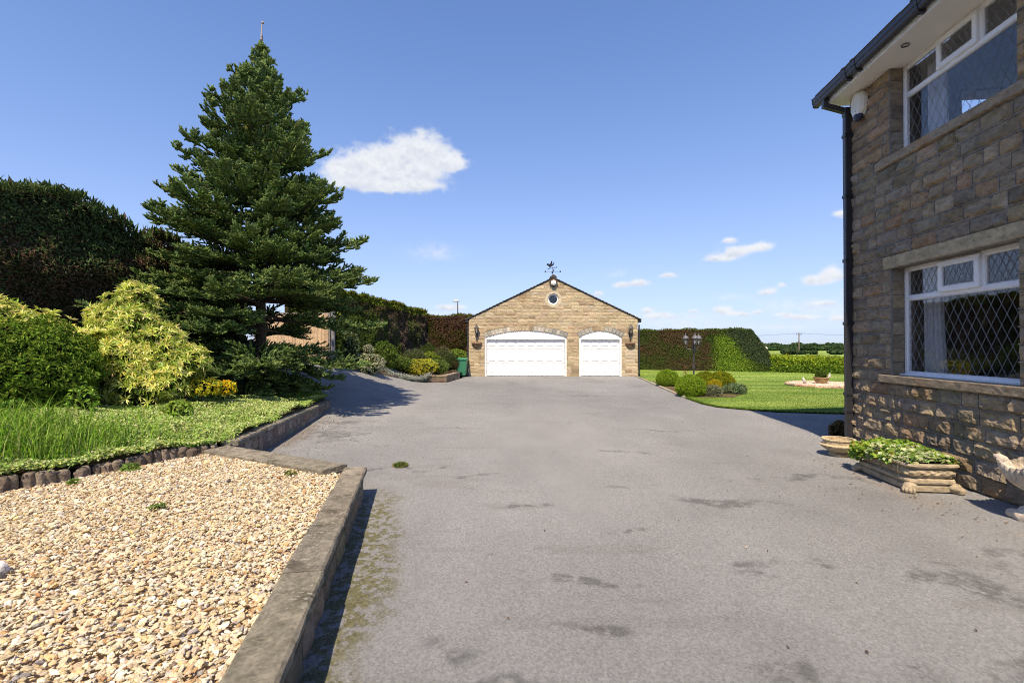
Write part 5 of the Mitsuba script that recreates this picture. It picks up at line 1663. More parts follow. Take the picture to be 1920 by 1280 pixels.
FAR = [
    ('white edged variegated shrub spilling onto the drive near the gate', (-5.35, 17.5, .28), (.72, .60, .40), 2600, .075, .035, [(3, (.52, .53, .36)), (2, (.24, .32, .12)), (2, (.62, .62, .48)), (1, (.12, .18, .06))]),
    ('pale grey green climbing shrub against the dark hedge beside the gate', (-5.72, 17.0, .75), (.34, .30, .62), 1100, .07, .03, [(3, (.20, .27, .14)), (1, (.34, .40, .24)), (1, (.10, .16, .07))]),
    ('yellow green leafy shrub hugging the hedge end by the gate post', (-5.82, 15.95, 1.15), (.20, .2, .95), 900, .075, .035, [(3, (.24, .30, .035)), (2, (.36, .40, .06)), (1, (.10, .15, .02))]),
    ('small whitish shrub head above the variegated shrub', (-5.25, 17.7, .85), (.20, .2, .18), 420, .06, .028, [(3, (.48, .48, .36)), (1, (.22, .28, .12))]),
    ('mid green leafy shrub under the streaky hedge', (-5.15, 19.2, .45), (.65, .5, .55), 2000, .08, .034, [(3, (.12, .21, .03)), (2, (.18, .28, .05)), (1, (.07, .12, .03))]),
    ('grey green feathery mound in the middle of the far bed', (-4.35, 21.4, .55), (.62, .6, .52), 2800, .055, .022, [(3, (.135, .175, .085)), (2, (.20, .21, .12)), (1, (.08, .12, .05))]),
    ('bushy lime green shrub at the centre of the far bed', (-3.75, 21.9, .55), (.55, .5, .50), 2200, .075, .034, [(3, (.24, .33, .035)), (2, (.32, .40, .06)), (1, (.12, .2, .03))]),
    ('rounded olive shrub behind the lime green shrub', (-3.25, 22.6, .62), (.60, .5, .60), 2600, .055, .022, [(3, (.15, .175, .075)), (2, (.21, .20, .12)), (1, (.08, .10, .04))]),
    ('dark green glossy shrub left of the bin', (-2.82, 22.0, .45), (.42, .4, .42), 1900, .06, .03, [(3, (.055, .085, .03)), (2, (.085, .115, .045)), (1, (.03, .05, .02))]),
    ('light green shrub between the bin and the corner hedge', (-2.75, 23.95, .65), (.62, .4, .50), 2200, .09, .04, [(3, (.20, .30, .05)), (2, (.28, .36, .06)), (1, (.12, .20, .04))]),
    ('golden yellow mound above the bed wall', (-3.85, 20.5, .42), (.72, .42, .36), 3000, .07, .030, [(4, (.58, .56, .06)), (2, (.40, .46, .06)), (2, (.68, .62, .10)), (1, (.2, .28, .04))]),
    ('soft green mound at the corner of the bed wall', (-3.20, 20.9, .35), (.48, .4, .34), 1900, .06, .022, [(3, (.17, .27, .06)), (2, (.24, .33, .08)), (1, (.1, .16, .04))]),
    ('low green plants at the left of the golden mound', (-4.6, 20.3, .33), (.45, .45, .30), 1500, .06, .03, [(3, (.14, .24, .04)), (2, (.24, .32, .07)), (1, (.08, .13, .03))]),
    ('red brown twiggy plant beside the bin', (-2.62, 21.9, .35), (.22, .25, .20), 500, .05, .02, [(2, (.22, .09, .05)), (1, (.12, .09, .05)), (1, (.1, .12, .04))]),
    ('tall green shrub in front of the dark hedge corner', (-4.05, 23.3, .70), (.60, .5, .65), 2200, .08, .035, [(3, (.05, .09, .02)), (2, (.08, .13, .03)), (1, (.03, .05, .015))]),
    ('bright green low plants at the foot of the gate', (-6.05, 16.1, .05), (.55, .4, .22), 1100, .07, .018, [(3, (.20, .32, .04)), (2, (.28, .38, .07))]),
]
for k, (lab, c, r, n, L, w, cols) in enumerate(FAR):
    shrub('shrub', lab, (c[0], c[1], c[2] + float(fbed(c[0], c[1]))), r, n, L, w, cols, 120 + k, amp=.30, freq=2.6, zmin=-.9, core=(.035, .045, .015), shell=.30)
# white flowered trailing plant
rng = np.random.default_rng(97)
key = numbered('trailing_plant')
mb = MB()
t = rng.uniform(0, 1, 5200)
line = np.array([(-5.0, 18.9), (-4.45, 19.35), (-3.9, 19.62), (-3.45, 19.66)])
s = t * 3
p = np.column_stack([np.interp(s, range(4), line[:, 0]), np.interp(s, range(4), line[:, 1])]) + rng.normal(0, .11, (len(t), 2))
hgt = .20 * np.exp(-np.abs(rng.normal(0, 1, len(t)))) + .02
p3 = np.column_stack([p, fbed(p[:, 0], p[:, 1]) + hgt - .01])
add_leaves(mb, p3, np.tile([.2, -.4, 1.0], (len(p3), 1)), .045, .024, pick(rng, len(p3), [(3, (.58, .60, .62)), (3, (.22, .28, .16)), (1, (.34, .38, .36))]), rng)
mb.build(key, 'leaf')
tag(key, 'white flowered trailing plant hanging over the kerb of the far bed', 'plant')

bw = numbered('retaining_wall')
low_wall(bw, (-2.37, 22.3), (-2.66, 19.74), .30, (.12, .10), 98, [0, .85, 1.7, 2.576], cop=(.22, .06, .02), stone=[(1, (.22, .165, .115)), (1, (.17, .13, .10))], lens=(.3, .55), back=.15, copcol=(.22, .175, .13))
tag(bw, 'brown stone bed wall running back to the green bin', 'wall')
bw = numbered('retaining_wall')
low_wall(bw, (-2.66, 19.74), (-3.60, 19.72), .29, (.12, .10), 99, [0, .47, .94], cop=(.22, .06, .02), stone=[(1, (.20, .15, .105)), (1, (.16, .125, .095))], lens=(.22, .42), back=.15, copcol=(.21, .17, .125))
tag(bw, 'short brown stone bed wall facing the drive', 'wall')

key = numbered('wheelie_bin')
tag(key, 'green wheelie bin standing left of the garage', 'bin')
bxf = at(-2.42, 23.3, float(land(-2.42, 23.3)) + .01, math.radians(-4))
GB_ = (.045, .205, .125)
mb = MB()
m = trimesh.convex.convex_hull(np.array([(sx * a, y, z) for z, a, y0, y1 in ((.07, .20, -.22, .20), (.82, .265, -.29, .26)) for sx in (-1, 1) for y in (y0, y1)]))
mb.mesh(m, GB_, bxf)
mb.box(-.285, .285, -.31, .28, .78, .83, GB_, bxf, .012)
mb.build(key + '__body', 'paint')
mb = MB()
m = trimesh.convex.convex_hull(np.array([(sx * .29, y, z) for sx in (-1, 1) for y, z in ((-.33, .832), (.30, .845), (-.33, .855), (.30, .90), (-.05, .905))]))
mb.mesh(m, (.06, .24, .15), bxf)
mb.add(bxf(tube([(-.22, .33, .87), (.22, .33, .87)], .018, 8)[0]), tube([(-.22, .33, .87), (.22, .33, .87)], .018, 8)[1], GB_)
mb.build(key + '__lid', 'paint')
for s in (-1, 1):
    mb = MB()
    v, f = tube([(s * .21, .20, .10), (s * .27, .20, .10)], .10, 18)
    mb.add(bxf(v), f, (.02, .02, .02))
    mb.build(numbered(key + '__wheel'), 'paint')

key = numbered('street_lamp')
tag(key, 'thin grey street lamp rising behind the corner hedge', 'street lamp')
mb = MB()
mb.add(*tube([(-4.5, 40, -.2), (-4.5, 40, 2.2), (-4.5, 40, 5.05)], [.075, .065, .045], 8), (.13, .13, .14))
mb.build(key + '__pole', 'paint')
mb = MB()
v, f = blob(2, .30, .12, .09, 0, 1, 0, (-4.62, 40, 5.20))
mb.add(v, f, (.55, .58, .60))
mb.add(*tube([(-4.5, 40, 5.0), (-4.5, 40, 5.18), (-4.62, 40, 5.22)], .035, 6), (.30, .31, .32))
mb.build(key + '__lantern', 'paint')

# ------------------------------------------------------------------ the lawn's edge, the island of clipped shrubs and the lamp post
key = numbered('kerb')
tag(key, 'pale straight kerb between the lawn and the drive', 'kerb')
rng = np.random.default_rng(131)
k0, k1 = np.array([5.98, 23.0]), np.array([4.945, 13.85])
n = 10
for k in range(n):
    a, b = k0 + (k1 - k0) * k / n, k0 + (k1 - k0) * (k + 1) / n
    xf = frame((*a, 0), b - a)
    ll = float(np.hypot(*(b - a)))
    mb = MB()
    mb.box(.005, ll - .005, -.025, .025, -.05, .05 + rng.uniform(-.004, .004), pick(rng, 1, [(1, (.40, .37, .32)), (1, (.36, .33, .28))], .05)[0], xf, .01)
    mb.build(numbered(key + '__stone'), 'stone')

ISLAND = Polygon([(5.10, 14.6), (5.75, 20.0), (6.6, 20.2), (7.5, 18.0), (7.3, 15.2), (6.4, 13.9), (5.3, 13.7)])
scene['soil_patch'] = mikit.ply(sheet(ISLAND.buffer(-.1).buffer(.1), .4, lambda x, y: land(x, y) + .030), 'soil', smooth=True)
tag('soil_patch', 'bare brown soil around the clipped shrubs and lamp post', 'soil', kind='structure')
CLIP = [(4, (.22, .36, .03)), (3, (.30, .44, .04)), (2, (.11, .19, .018)), (1, (.38, .48, .07))]


def topiary(label, c, r, seed, n=5200, cols=CLIP):
    shrub('topiary', label, c, r, n, .055, .017, cols, seed, category='topiary', amp=.055, freq=2.4, up=.2, jitter=.55, zmin=-.92, core=(.05, .07, .01), shell=.12, core_k=.86)


topiary('clipped round green shrub farthest left, beside the kerb', (5.72, 17.8, .27), (.42, .42, .36), 141)
topiary('clipped round green shrub at the front left of the lamp post', (5.26, 14.25, .28), (.435, .43, .37), 142, 7000)
topiary('clipped green shrub half hidden behind the golden tipped dome', (6.55, 16.4, .27), (.40, .40, .36), 143, cols=[(3, (.20, .27, .02)), (2, (.30, .33, .03)), (1, (.10, .15, .014))])
topiary('clipped dome with golden tips at the right of the group', (6.72, 15.6, .29), (.46, .45, .38), 144, 6500, [(3, (.24, .29, .02)), (2, (.38, .36, .03)), (2, (.14, .20, .016))])
shrub('low_plant', 'small orange yellow shrub in front of the clipped dome', (6.18, 14.75, .30), (.20, .2, .17), 1500, .045, .018, [(3, (.50, .36, .02)), (2, (.42, .40, .03)), (1, (.3, .33, .05))], 145, category='plant', core=(.12, .10, .01))
shrub('low_plant', 'silvery tuft right beside the front clipped shrub', (5.88, 14.2, .15), (.30, .25, .20), 1300, .055, .012, [(3, (.25, .29, .17)), (2, (.34, .36, .24)), (1, (.14, .17, .08))], 146, category='plant')
shrub('low_plant', 'spiky blue green tuft at the right end of the clipped group', (6.85, 14.9, .14), (.36, .25, .20), 1000, .13, .011, [(3, (.16, .24, .11)), (2, (.25, .32, .18))], 147, category='plant', up=-.2, jitter=1.2)
shrub('low_plant', 'dark leafy plant around the foot of the lamp post', (6.72, 17.6, .10), (.40, .3, .14), 700, .08, .035, [(3, (.05, .075, .03)), (1, (.10, .13, .05)), (1, (.14, .07, .05))], 148, category='plant')
key = numbered('sapling')
tag(key, 'thin reddish sapling between two clipped shrubs', 'sapling')
mb = MB()
rng = np.random.default_rng(150)
mb.add(*tube([(5.95, 16.6, 0), (5.97, 16.6, .45), (5.93, 16.6, .85)], [.012, .009, .004], 5), (.16, .09, .06))
mb.build(key + '__stem', 'matte')
mb = MB()
t = rng.uniform(.2, 1, 120)
p = np.column_stack([5.95 + rng.normal(0, .055, 120), 16.6 + rng.normal(0, .055, 120), t * .85])
add_leaves(mb, p, rng.standard_normal((120, 3)), .065, .022, pick(rng, 120, [(2, (.18, .10, .05)), (1, (.12, .12, .05))]), rng)
mb.build(key + '__leaves', 'leaf')

key = numbered('lamp_post')
tag(key, 'dark garden lamp post with three glass lanterns on the lawn', 'lamp post')
lx, ly, lz = 6.76, 18.0, .02
DKG = (.045, .045, .055)
mb = MB()
v, f = lathe([(.11, 0), (.11, .03), (.07, .06), (.045, .12), (.032, .2), (.030, .62), (.042, .64), (.042, .70), (.028, .72), (.026, 1.42), (.045, 1.44), (.04, 1.50), (.02, 1.52), (.02, 1.56), (0, 1.58)], 14)
mb.add(at(lx, ly, lz)(v), f, DKG)
mb.build(key + '__pole', 'paint')
arms = [(-.26, .10), (.235, .12), (-.04, -.24)]
for dx, dy in arms:
    mb = MB()
    e = np.array([dx, dy])
    o = np.array([lx, ly])
    pts = [np.r_[o + e * a, lz + z] for a, z in ((0, 1.40), (.35, 1.33), (.75, 1.36), (1.0, 1.45), (1.0, 1.52))]
    mb.add(*tube(pts, [.014, .013, .012, .014, .02], 6), (.09, .09, .10))
    g = np.linspace(0, 1.6 * np.pi, 10)
    mb.add(*tube([np.r_[o + e * (.55 + .12 * math.cos(a)), lz + 1.30 + .05 * math.sin(a)] for a in g], .007, 5), (.09, .09, .10))
    mb.build(numbered(key + '__arm'), 'paint')
    L_ = numbered(key + '__lantern')
    bx_, by_, bz_ = lx + dx, ly + dy, lz + 1.50
    xf = at(bx_, by_, bz_)
    mb = MB()
    v, f = lathe([(0, .0), (.05, .005), (.06, .02), (.06, .035), (0, .035)], 6)
    mb.add(xf(v), f, DKG)
    for k in range(6):
        a = 2 * math.pi * k / 6 + .3
        mb.add(*tube([xf(np.array([[r * math.cos(a), r * math.sin(a), z]]))[0] for r, z in ((.062, .03), (.105, .235))], .0065, 4), DKG)
    v, f = lathe([(.100, .225), (.116, .23), (.116, .245), (.100, .25)], 6)
    mb.add(xf(v), f, DKG)
    mb.build(L_ + '__cage', 'paint')
    v, f = lathe([(.056, .035), (.099, .235)], 6)
    scene[L_ + '__glass'] = mikit.ply((xf(v), f), 'lamp_glass')
    mb = MB()
    v, f = lathe([(.112, .246), (.095, .30), (.06, .345), (.022, .365), (.012, .38), (.02, .40), (.008, .43), (.004, .46), (0, .46)], 12)
    mb.add(xf(v), f, (.13, .13, .15))
    mb.build(L_ + '__cap', 'paint')
    mb = MB()
    v, f = lathe([(0, .035), (.018, .04), (.018, .08), (.034, .12), (.034, .15), (.014, .185), (0, .19)], 10)
    mb.add(xf(v), f, (.72, .70, .66))
    mb.build(L_ + '__bulb', 'paint', True)

# ------------------------------------------------------------------ the round gravel island with its bowl
key = numbered('round_bed')
tag(key, 'round raised bed of pale gravel edged with stones on the lawn', 'flower bed')
rc, rr = (11.65, 17.95), 1.34
rng = np.random.default_rng(151)
n = 34
for k in range(n):
    g0, g1 = 2 * math.pi * k / n + .006, 2 * math.pi * (k + 1) / n - .006
    mb = MB()
    pts = np.array([(rc[0] + r * math.cos(g), rc[1] + r * math.sin(g), z) for g in (g0, g1) for r, z in ((rr, .0), (rr + .015, .06), (rr - .02, .105), (rr - .10, .11), (rr - .12, .0))])
    pts += rng.normal(0, .006, pts.shape)
    mb.mesh(trimesh.convex.convex_hull(pts), pick(rng, 1, [(2, (.42, .29, .20)), (1, (.48, .36, .25)), (1, (.34, .24, .17))], .1)[0])
    mb.build(numbered(key + '__edging_stone'), 'stone')
mb = MB()
v, f = lathe([(0, .085), (rr - .09, .085)], 40)
mb.add(at(*rc)(v), f, (.55, .42, .34))
a, r = rng.uniform(0, 2 * np.pi, 5200), (rr - .10) * np.sqrt(rng.uniform(0, 1, 5200))
p = np.column_stack([rc[0] + r * np.cos(a), rc[1] + r * np.sin(a), .09 + rng.uniform(0, .012, 5200)])
oc0 = np.array([[1, 0, 0], [-.5, .87, 0], [-.5, -.87, 0], [0, 0, .8]])
v = p[:, None] + oc0[None] * rng.uniform(.012, .024, (5200, 1, 1))
f = np.array([[0, 1, 3], [1, 2, 3], [2, 0, 3]])[None] + 4 * np.arange(5200)[:, None, None]
mb.add(v.reshape(-1, 3), f.reshape(-1, 3), np.repeat(pick(rng, 5200, [(3, (.66, .52, .40)), (2, (.74, .64, .54)), (1, (.50, .36, .27))]), 4, 0))
mb.build(key + '__gravel', 'matte')
tag(key + '__gravel', kind='stuff')
key = numbered('bowl_planter')
tag(key, 'tan bowl planter on the round gravel bed', 'planter')
mb = MB()
v, f = lathe([(0, .09), (.15, .09), (.17, .11), (.265, .30), (.285, .31), (.285, .335), (.262, .335), (.24, .30), (0, .29)], 28)
mb.add(at(11.5, 18.0)(v), f, (.36, .26, .13))
mb.build(key, 'stone', False)
shrub('low_plant', 'leafy green plant growing in the tan bowl planter', (11.48, 18.0, .40), (.19, .19, .17), 700, .09, .03, [(3, (.07, .13, .025)), (2, (.13, .20, .04)), (1, (.14, .09, .04))], 152, category='plant', core_k=.5)


def bird(label, x, y, z, s, rot, base):
    key = numbered('bird_ornament')
    tag(key, label, 'ornament')
    xf = at(x, y, z, rot, s)
    mb = MB()
    v, f = blob(2, .085, .065, .12, .05, 2, 3, (0, 0, .13))
    v[:, 0] += (v[:, 2] - .1) * .25
    mb.add(xf(v), f, (.50, .49, .47))
    v, f = blob(2, .05, .048, .05, 0, 1, 1, (.055, 0, .265))
    mb.add(xf(v), f, (.55, .54, .52))
    mb.mesh(trimesh.convex.convex_hull(np.array([(.09, -.012, .27), (.09, .012, .27), (.09, 0, .285), (.135, 0, .262)])), (.45, .34, .18), xf)
    mb.mesh(trimesh.convex.convex_hull(np.array([(-.05, -.03, .10), (-.05, .03, .10), (-.15, -.02, .03), (-.15, .02, .03), (-.05, 0, .14)])), (.60, .59, .57), xf)
    mb.build(key + '__body', 'stone', True)
    if base:
        mb = MB()
        mb.add(*[(xf(q) if k == 0 else q) for k, q in enumerate(blob(1, .10, .09, .045, .2, 2, 5, (-.01, 0, .0)))], (.22, .13, .10))
        mb.build(key + '__base', 'stone', True)


bird('white bird ornament standing on the round gravel bed', 10.72, 17.75, .12, .70, 2.6, True)
bird('white bird ornament perched on the rim of the bowl planter', 11.70, 17.85, .30, .62, .4, False)

# ------------------------------------------------------------------ planters at the foot of the house wall
CAST = (.36, .305, .215)
key = numbered('stone_trough')
tag(key, 'long cast stone trough on clawed feet by the house wall', 'planter')
HW = math.atan2(HD[1], HD[0]) - math.pi / 2
txf = at(4.33, 5.36, 0.0, HW, .92)
LX, LY = .27, .50                                               # half width and half length of the rim


def ring(hx_, hy_, n=40, rad=.10):
    """A rounded rectangle with its points evenly spaced, starting at the middle of one end."""
    rad = min(rad, hx_ * .95, hy_ * .95)
    e = sbox(-hx_ + rad, -hy_ + rad, hx_ - rad, hy_ - rad).buffer(rad, 16).exterior
    t0 = e.project(Point(hx_, 0))
    sgn = 1 if e.is_ccw else -1
    return np.array([e.interpolate((t0 + sgn * e.length * k / n) % e.length).coords[0] for k in range(n)])


def loft(rings, col, mb, xf):
    n = len(rings[0][0])
    v = np.vstack([np.column_stack([r, np.full(n, z)]) for r, z in rings])
    i, j = np.meshgrid(np.arange(len(rings) - 1), np.arange(n), indexing='ij')
    q = np.stack([i * n + j, i * n + (j + 1) % n, (i + 1) * n + (j + 1) % n, (i + 1) * n + j], -1).reshape(-1, 4)
    mb.add(xf(v), q, col)
    mb.add(xf(np.vstack([v[-n:], [[0, 0, rings[-1][1]]]])), [(k, (k + 1) % n, n) for k in range(n)], col)


N = 240
g = np.linspace(0, 2 * np.pi, N, endpoint=False)


def gad(hx_, hy_, k):
    """A ring with rounded lobes, the gadrooning of the belly."""
    r = ring(hx_, hy_, N)
    per = np.concatenate([[0], np.cumsum(np.hypot(*np.diff(np.vstack([r, r[:1]]), axis=0).T))])[:-1]
    lob = np.abs(np.sin(np.pi * per / .105)) ** .6
    nn = unit(np.stack([r[:, 0] / hx_ ** 2, r[:, 1] / hy_ ** 2], 1))
    return r + nn * ((lob - 1) * k)[:, None]


R2 = lambda a, b: ring(a, b, N)
mb = MB()
loft([(R2(.235, .465), .012), (R2(.245, .475), .02), (R2(.245, .475), .075), (R2(.225, .455), .085), (R2(.225, .455), .095), (R2(.255, .485), .105), (R2(.262, .49), .125), (R2(.255, .485), .145), (R2(.215, .45), .155), (R2(.21, .445), .168),
      (gad(.235, .465, .006), .175), (gad(.262, .492, .028), .20), (gad(.268, .498, .032), .222), (gad(.255, .486, .022), .25), (R2(.235, .466), .262), (R2(.24, .47), .272), (R2(.275, .505), .282), (R2(.285, .515), .30), (R2(.28, .51), .32), (R2(.25, .48), .325), (R2(.24, .47), .30), (R2(.235, .465), .27)], CAST, mb, txf)
mb.build(key + '__body', 'stone')
for sx in (-1, 1):
    for sy in (-1, 1):
        mb = MB()
        for q in range(4):
            a = math.atan2(sy, sx) + (q - 1.5) * .42
            v, f = blob(2, .045, .024, .04, .1, 2, q, (0, 0, 0))
            c, s = math.cos(a), math.sin(a)
            v = np.stack([c * v[:, 0] - s * v[:, 1] + sx * .225 + c * .055, s * v[:, 0] + c * v[:, 1] + sy * .45 + s * .055, v[:, 2] + .036], 1)
            mb.add(txf(v), f, CAST)
        v, f = blob(2, .07, .07, .055, .15, 2, 9, (sx * .225, sy * .45, .06))
        mb.add(txf(v), f, CAST)
        mb.build(numbered(key + '__foot'), 'stone', True)
key = numbered('ivy')
tag(key, 'variegated ivy filling the stone trough and trailing over it', 'ivy')
rng = np.random.default_rng(161)
mb = MB()
mb.add(*[(txf(q) if k == 0 else q) for k, q in enumerate(blob(2, .22, .46, .07, .2, 2, 4, (0, 0, .30)))], (.04, .045, .02))
n = 2600
u = rng.uniform(-1, 1, (n, 2))
px, py = u[:, 0] * .27, u[:, 1] * .47
h = .33 + .115 * np.clip(1 - u[:, 0] ** 2, 0, 1) * (.35 + .65 * meshkit.noise(np.column_stack([px * 5 + 9, py * 5, px * 0]))) + .05 * np.exp(-((u[:, 1] - .1) / .5) ** 2) + rng.uniform(-.05, .025, n)
p = np.column_stack([px, py, h])
# trails over the front and the far end
for cx, cy, m, dz in ((-.30, .42, 130, .20), (-.29, .12, 90, .10), (-.30, -.16, 70, .09), (-.22, .53, 110, .17), (-.31, .30, 70, .13)):
    p = np.vstack([p, np.column_stack([cx + rng.normal(0, .02, m), cy + rng.normal(0, .05, m), .36 - dz * rng.uniform(0, 1, m)])])
n = len(p)
nn = unit(np.column_stack([-.3 + 0 * p[:, 0], -.15 + 0 * p[:, 0], 1 + 0 * p[:, 0]]))
vari = (meshkit.noise(np.column_stack([p[:, :2] * 4.5, p[:, 0] * 0])) + .25 * rng.standard_normal(n) > .5)[:, None] & (p[:, 1:2] < .2)
col = np.where(vari, pick(rng, n, [(3, (.46, .52, .26)), (2, (.24, .36, .12)), (1, (.58, .60, .40))]), pick(rng, n, [(3, (.22, .36, .045)), (2, (.30, .42, .07)), (1, (.10, .18, .03)), (.4, (.36, .28, .07))]))
cw = at(0, 0, 0, HW)
P_ = txf(p)
add_leaves(mb, P_, cw(nn), .055, .044, col, rng, jitter=.5, fold=.10)
mb.build(key + '__leaves', 'leaf')
mb = MB()
for k in range(14):
    a = np.array([rng.uniform(-.2, .1), rng.uniform(-.45, .45), .32])
    mb.add(*[(txf(q) if i == 0 else q) for i, q in enumerate(tube([a, a + [-.08, rng.normal(0, .05), .06], [-.30, a[1] + rng.normal(0, .05), .27], [-.315, a[1], .16 + .1 * rng.uniform()]], .003, 4))], (.16, .12, .06))
mb.build(key + '__stem', 'matte')

key = numbered('stone_bowl')
tag(key, 'empty fluted cast stone bowl at the house corner', 'planter')
mb = MB()
v, f = lathe([(0, .0), (.11, .0), (.125, .012), (.125, .03), (.095, .042), (.09, .055), (.14, .075), (.19, .11), (.215, .135), (.222, .15), (.205, .16), (.185, .165), (.185, .215), (.20, .22), (.20, .235), (.172, .235), (.168, .19), (.15, .10), (0, .085)], 72, rib=lambda a, z: 1 + np.where((z > .06) & (z < .155), .028 * np.abs(np.sin(a * 14)) - .014, 0))
mb.add(at(4.46, 6.62, 0)(v), f, (.46, .38, .25))
mb.build(key, 'stone', False)

key = numbered('shell_urn')
tag(key, 'cast stone scallop shell urn on a pedestal at the right edge', 'urn')
ux, uy = 4.52, 4.08
uxf = at(ux, uy, 0, HW, .90)
PALE = (.50, .44, .36)
mb = MB()
pl = [(R2(.21, .21), .0), (R2(.215, .215), .03), (R2(.215, .215), .07), (R2(.18, .18), .085), (R2(.165, .165), .12), (R2(.11, .11), .15), (R2(.075, .075), .20), (R2(.07, .07), .26), (R2(.10, .10), .30)]
loft([(r * (1 + .03 * np.sin(g * 9 + z * 30))[:, None], z) for r, z in pl], PALE, mb, uxf)
for q in range(4):
    a = math.pi / 4 + q * math.pi / 2
    v, f = blob(2, .06, .05, .045, .25, 2.5, q, (.19 * math.cos(a) * 1.25, .19 * math.sin(a) * 1.25, .04))
    mb.add(uxf(v), f, PALE)
mb.build(key + '__pedestal', 'stone', True)
mb = MB()
ng, nr = 160, 18
gg, tt = np.meshgrid(np.linspace(0, 2 * np.pi, ng, endpoint=False), np.linspace(0, 1, nr), indexing='ij')
rib = np.abs(np.sin(gg * 17)) ** .8
rad = (.10 + .26 * np.sin(tt * np.pi * .5) ** .9) * (1 + .10 * rib * tt)
lobe = 1 + .04 * np.cos(gg * 5 + .6) * tt ** 2
zz = .27 + .25 * tt ** 1.7 + .022 * tt ** 3 * np.cos(gg * 5 + .6) + .012 * rib * tt ** 3
vo = np.stack([rad * lobe * np.cos(gg) * .80, rad * lobe * np.sin(gg) * .95, zz], -1)
vi = vo * np.array([.93, .93, 1]) + np.array([0, 0, .012])
q = np.arange(ng * nr).reshape(ng, nr)
f = np.stack([q[:, :-1], np.roll(q, -1, 0)[:, :-1], np.roll(q, -1, 0)[:, 1:], q[:, 1:]], -1).reshape(-1, 4)
mb.add(uxf(vo.reshape(-1, 3)), f, PALE)
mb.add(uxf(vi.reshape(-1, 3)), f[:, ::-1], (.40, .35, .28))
rim = np.vstack([vo[:, -1], vi[:, -1]])
k = np.arange(ng)
mb.add(uxf(rim), np.stack([k, (k + 1) % ng, ng + (k + 1) % ng, ng + k], 1), PALE)
mb.build(key + '__shell', 'stone')
mb = MB()
a0 = math.radians(128)                                          # curled volute on the rim, towards the drive
pts = [np.array([math.cos(a0) * r, math.sin(a0) * r * 1.05, z]) for r, z in ((.24, .45), (.28, .50), (.305, .545), (.335, .565), (.365, .56))]
v, f = tube(pts, [.04, .045, .042, .034, .020], 12)
mb.add(uxf(v), f, PALE)
mb.build(key + '__volute', 'stone', True)

shrub('low_plant', 'brown withered plant in the shade behind the house corner', (5.38, 7.95, .10), (.16, .16, .17), 420, .06, .02, [(2, (.16, .11, .05)), (1, (.10, .10, .04)), (1, (.22, .15, .07))], 171, category='plant')

# weeds
for lab, x, y, z, r, n, L, cols, sd in (
        ('small weed growing from the tarmac of the drive', -1.38, 6.02, .012, (.085, .07, .035), 120, .07, [(2, (.12, .19, .04)), (1, (.24, .22, .09))], 181),
        ('small green weed at the foot of the log edging', -3.86, 4.90, .262, (.08, .06, .04), 100, .065, [(2, (.22, .34, .08)), (1, (.14, .24, .05))], 182),
        ('tiny weed on the gravel in the middle of the bed', -2.72, 3.72, .265, (.05, .05, .02), 40, .045, [(1, (.16, .26, .06))], 183),
        ('tiny weed on the gravel near the far dwarf wall', -2.15, 4.70, .26, (.05, .05, .03), 45, .04, [(1, (.16, .25, .05)), (1, (.26, .22, .05))], 184),
        ('tiny sprout on the gravel left of the weed by the logs', -4.0, 4.42, .255, (.045, .045, .025), 36, .05, [(1, (.18, .30, .06))], 185)):
    shrub('weed', lab, (x, y, z), r, n, L, L * .28, cols, sd, category='weed', core_k=.3, jitter=.9, zmin=-.3)

rng = np.random.default_rng(188)
g = MB()
q = np.vstack([np.column_stack([-3.25 + rng.exponential(.45, 260) - .163 * 0, rng.uniform(6.2, 10.5, 260)]), np.column_stack([4.1 + rng.normal(0, .35, 160), rng.uniform(3.4, 6.6, 160)]), rng.uniform((-1, 2), (3.6, 14), (70, 2))])
q[:260, 0] -= .163 * (q[:260, 1] - 6.2)
q = q[(q[:, 0] < 4.3)]
add_leaves(g, np.column_stack([q, land(q[:, 0], q[:, 1]) + .008]), np.tile([0, 0, 1.0], (len(q), 1)), .028, .012, pick(rng, len(q), [(3, (.13, .085, .05)), (2, (.20, .15, .09)), (1, (.08, .06, .04)), (.6, (.42, .38, .30))]), rng, jitter=.35)
g.build('leaf_litter', 'matte')
tag('leaf_litter', 'scattered dry brown leaf litter lying on the tarmac edges', 'leaf litter', kind='stuff')

# ------------------------------------------------------------------ the far country
key = numbered('utility_pole')
tag(key, 'wooden utility pole with crossarm far out in the fields', 'utility pole')
px_, py_ = 89.0, 150.0
pz = float(land(px_, py_))
ptop = 5.35
mb = MB()
mb.add(*tube([(px_, py_, pz - .5), (px_, py_, ptop)], [.20, .15], 8), (.20, .165, .13))
mb.build(key + '__pole', 'matte')
mb = MB()
mb.box(px_ - .80, px_ + .80, py_ - .08, py_ + .08, ptop - .45, ptop - .28, (.13, .11, .09))
for dx in (-.72, 0, .72):
    v, f = lathe([(.05, 0), (.09, .08), (.05, .16), (.09, .22), (.04, .32), (0, .34)], 8)
    mb.add(at(px_ + dx, py_, ptop - .28 + (.28 if dx == 0 else 0))(v), f, (.10, .09, .10))
mb.build(key + '__crossarm', 'matte')
key = numbered('power_line')
tag(key, 'thin power lines strung across the fields from the utility pole', 'power line')
mb = MB()
for dx, dy, dz in ((-70, 6, -.6), (75, -12, -.6)):
    for o in (-.72, .72):
        t = np.linspace(0, 1, 18)
        mb.add(*tube(np.column_stack([px_ + o + dx * t, py_ + dy * t, ptop + .02 + dz * t - 4 * 1.1 * t * (1 - t)]), .016, 4, False), (.05, .05, .05))
mb.build(key, 'matte')
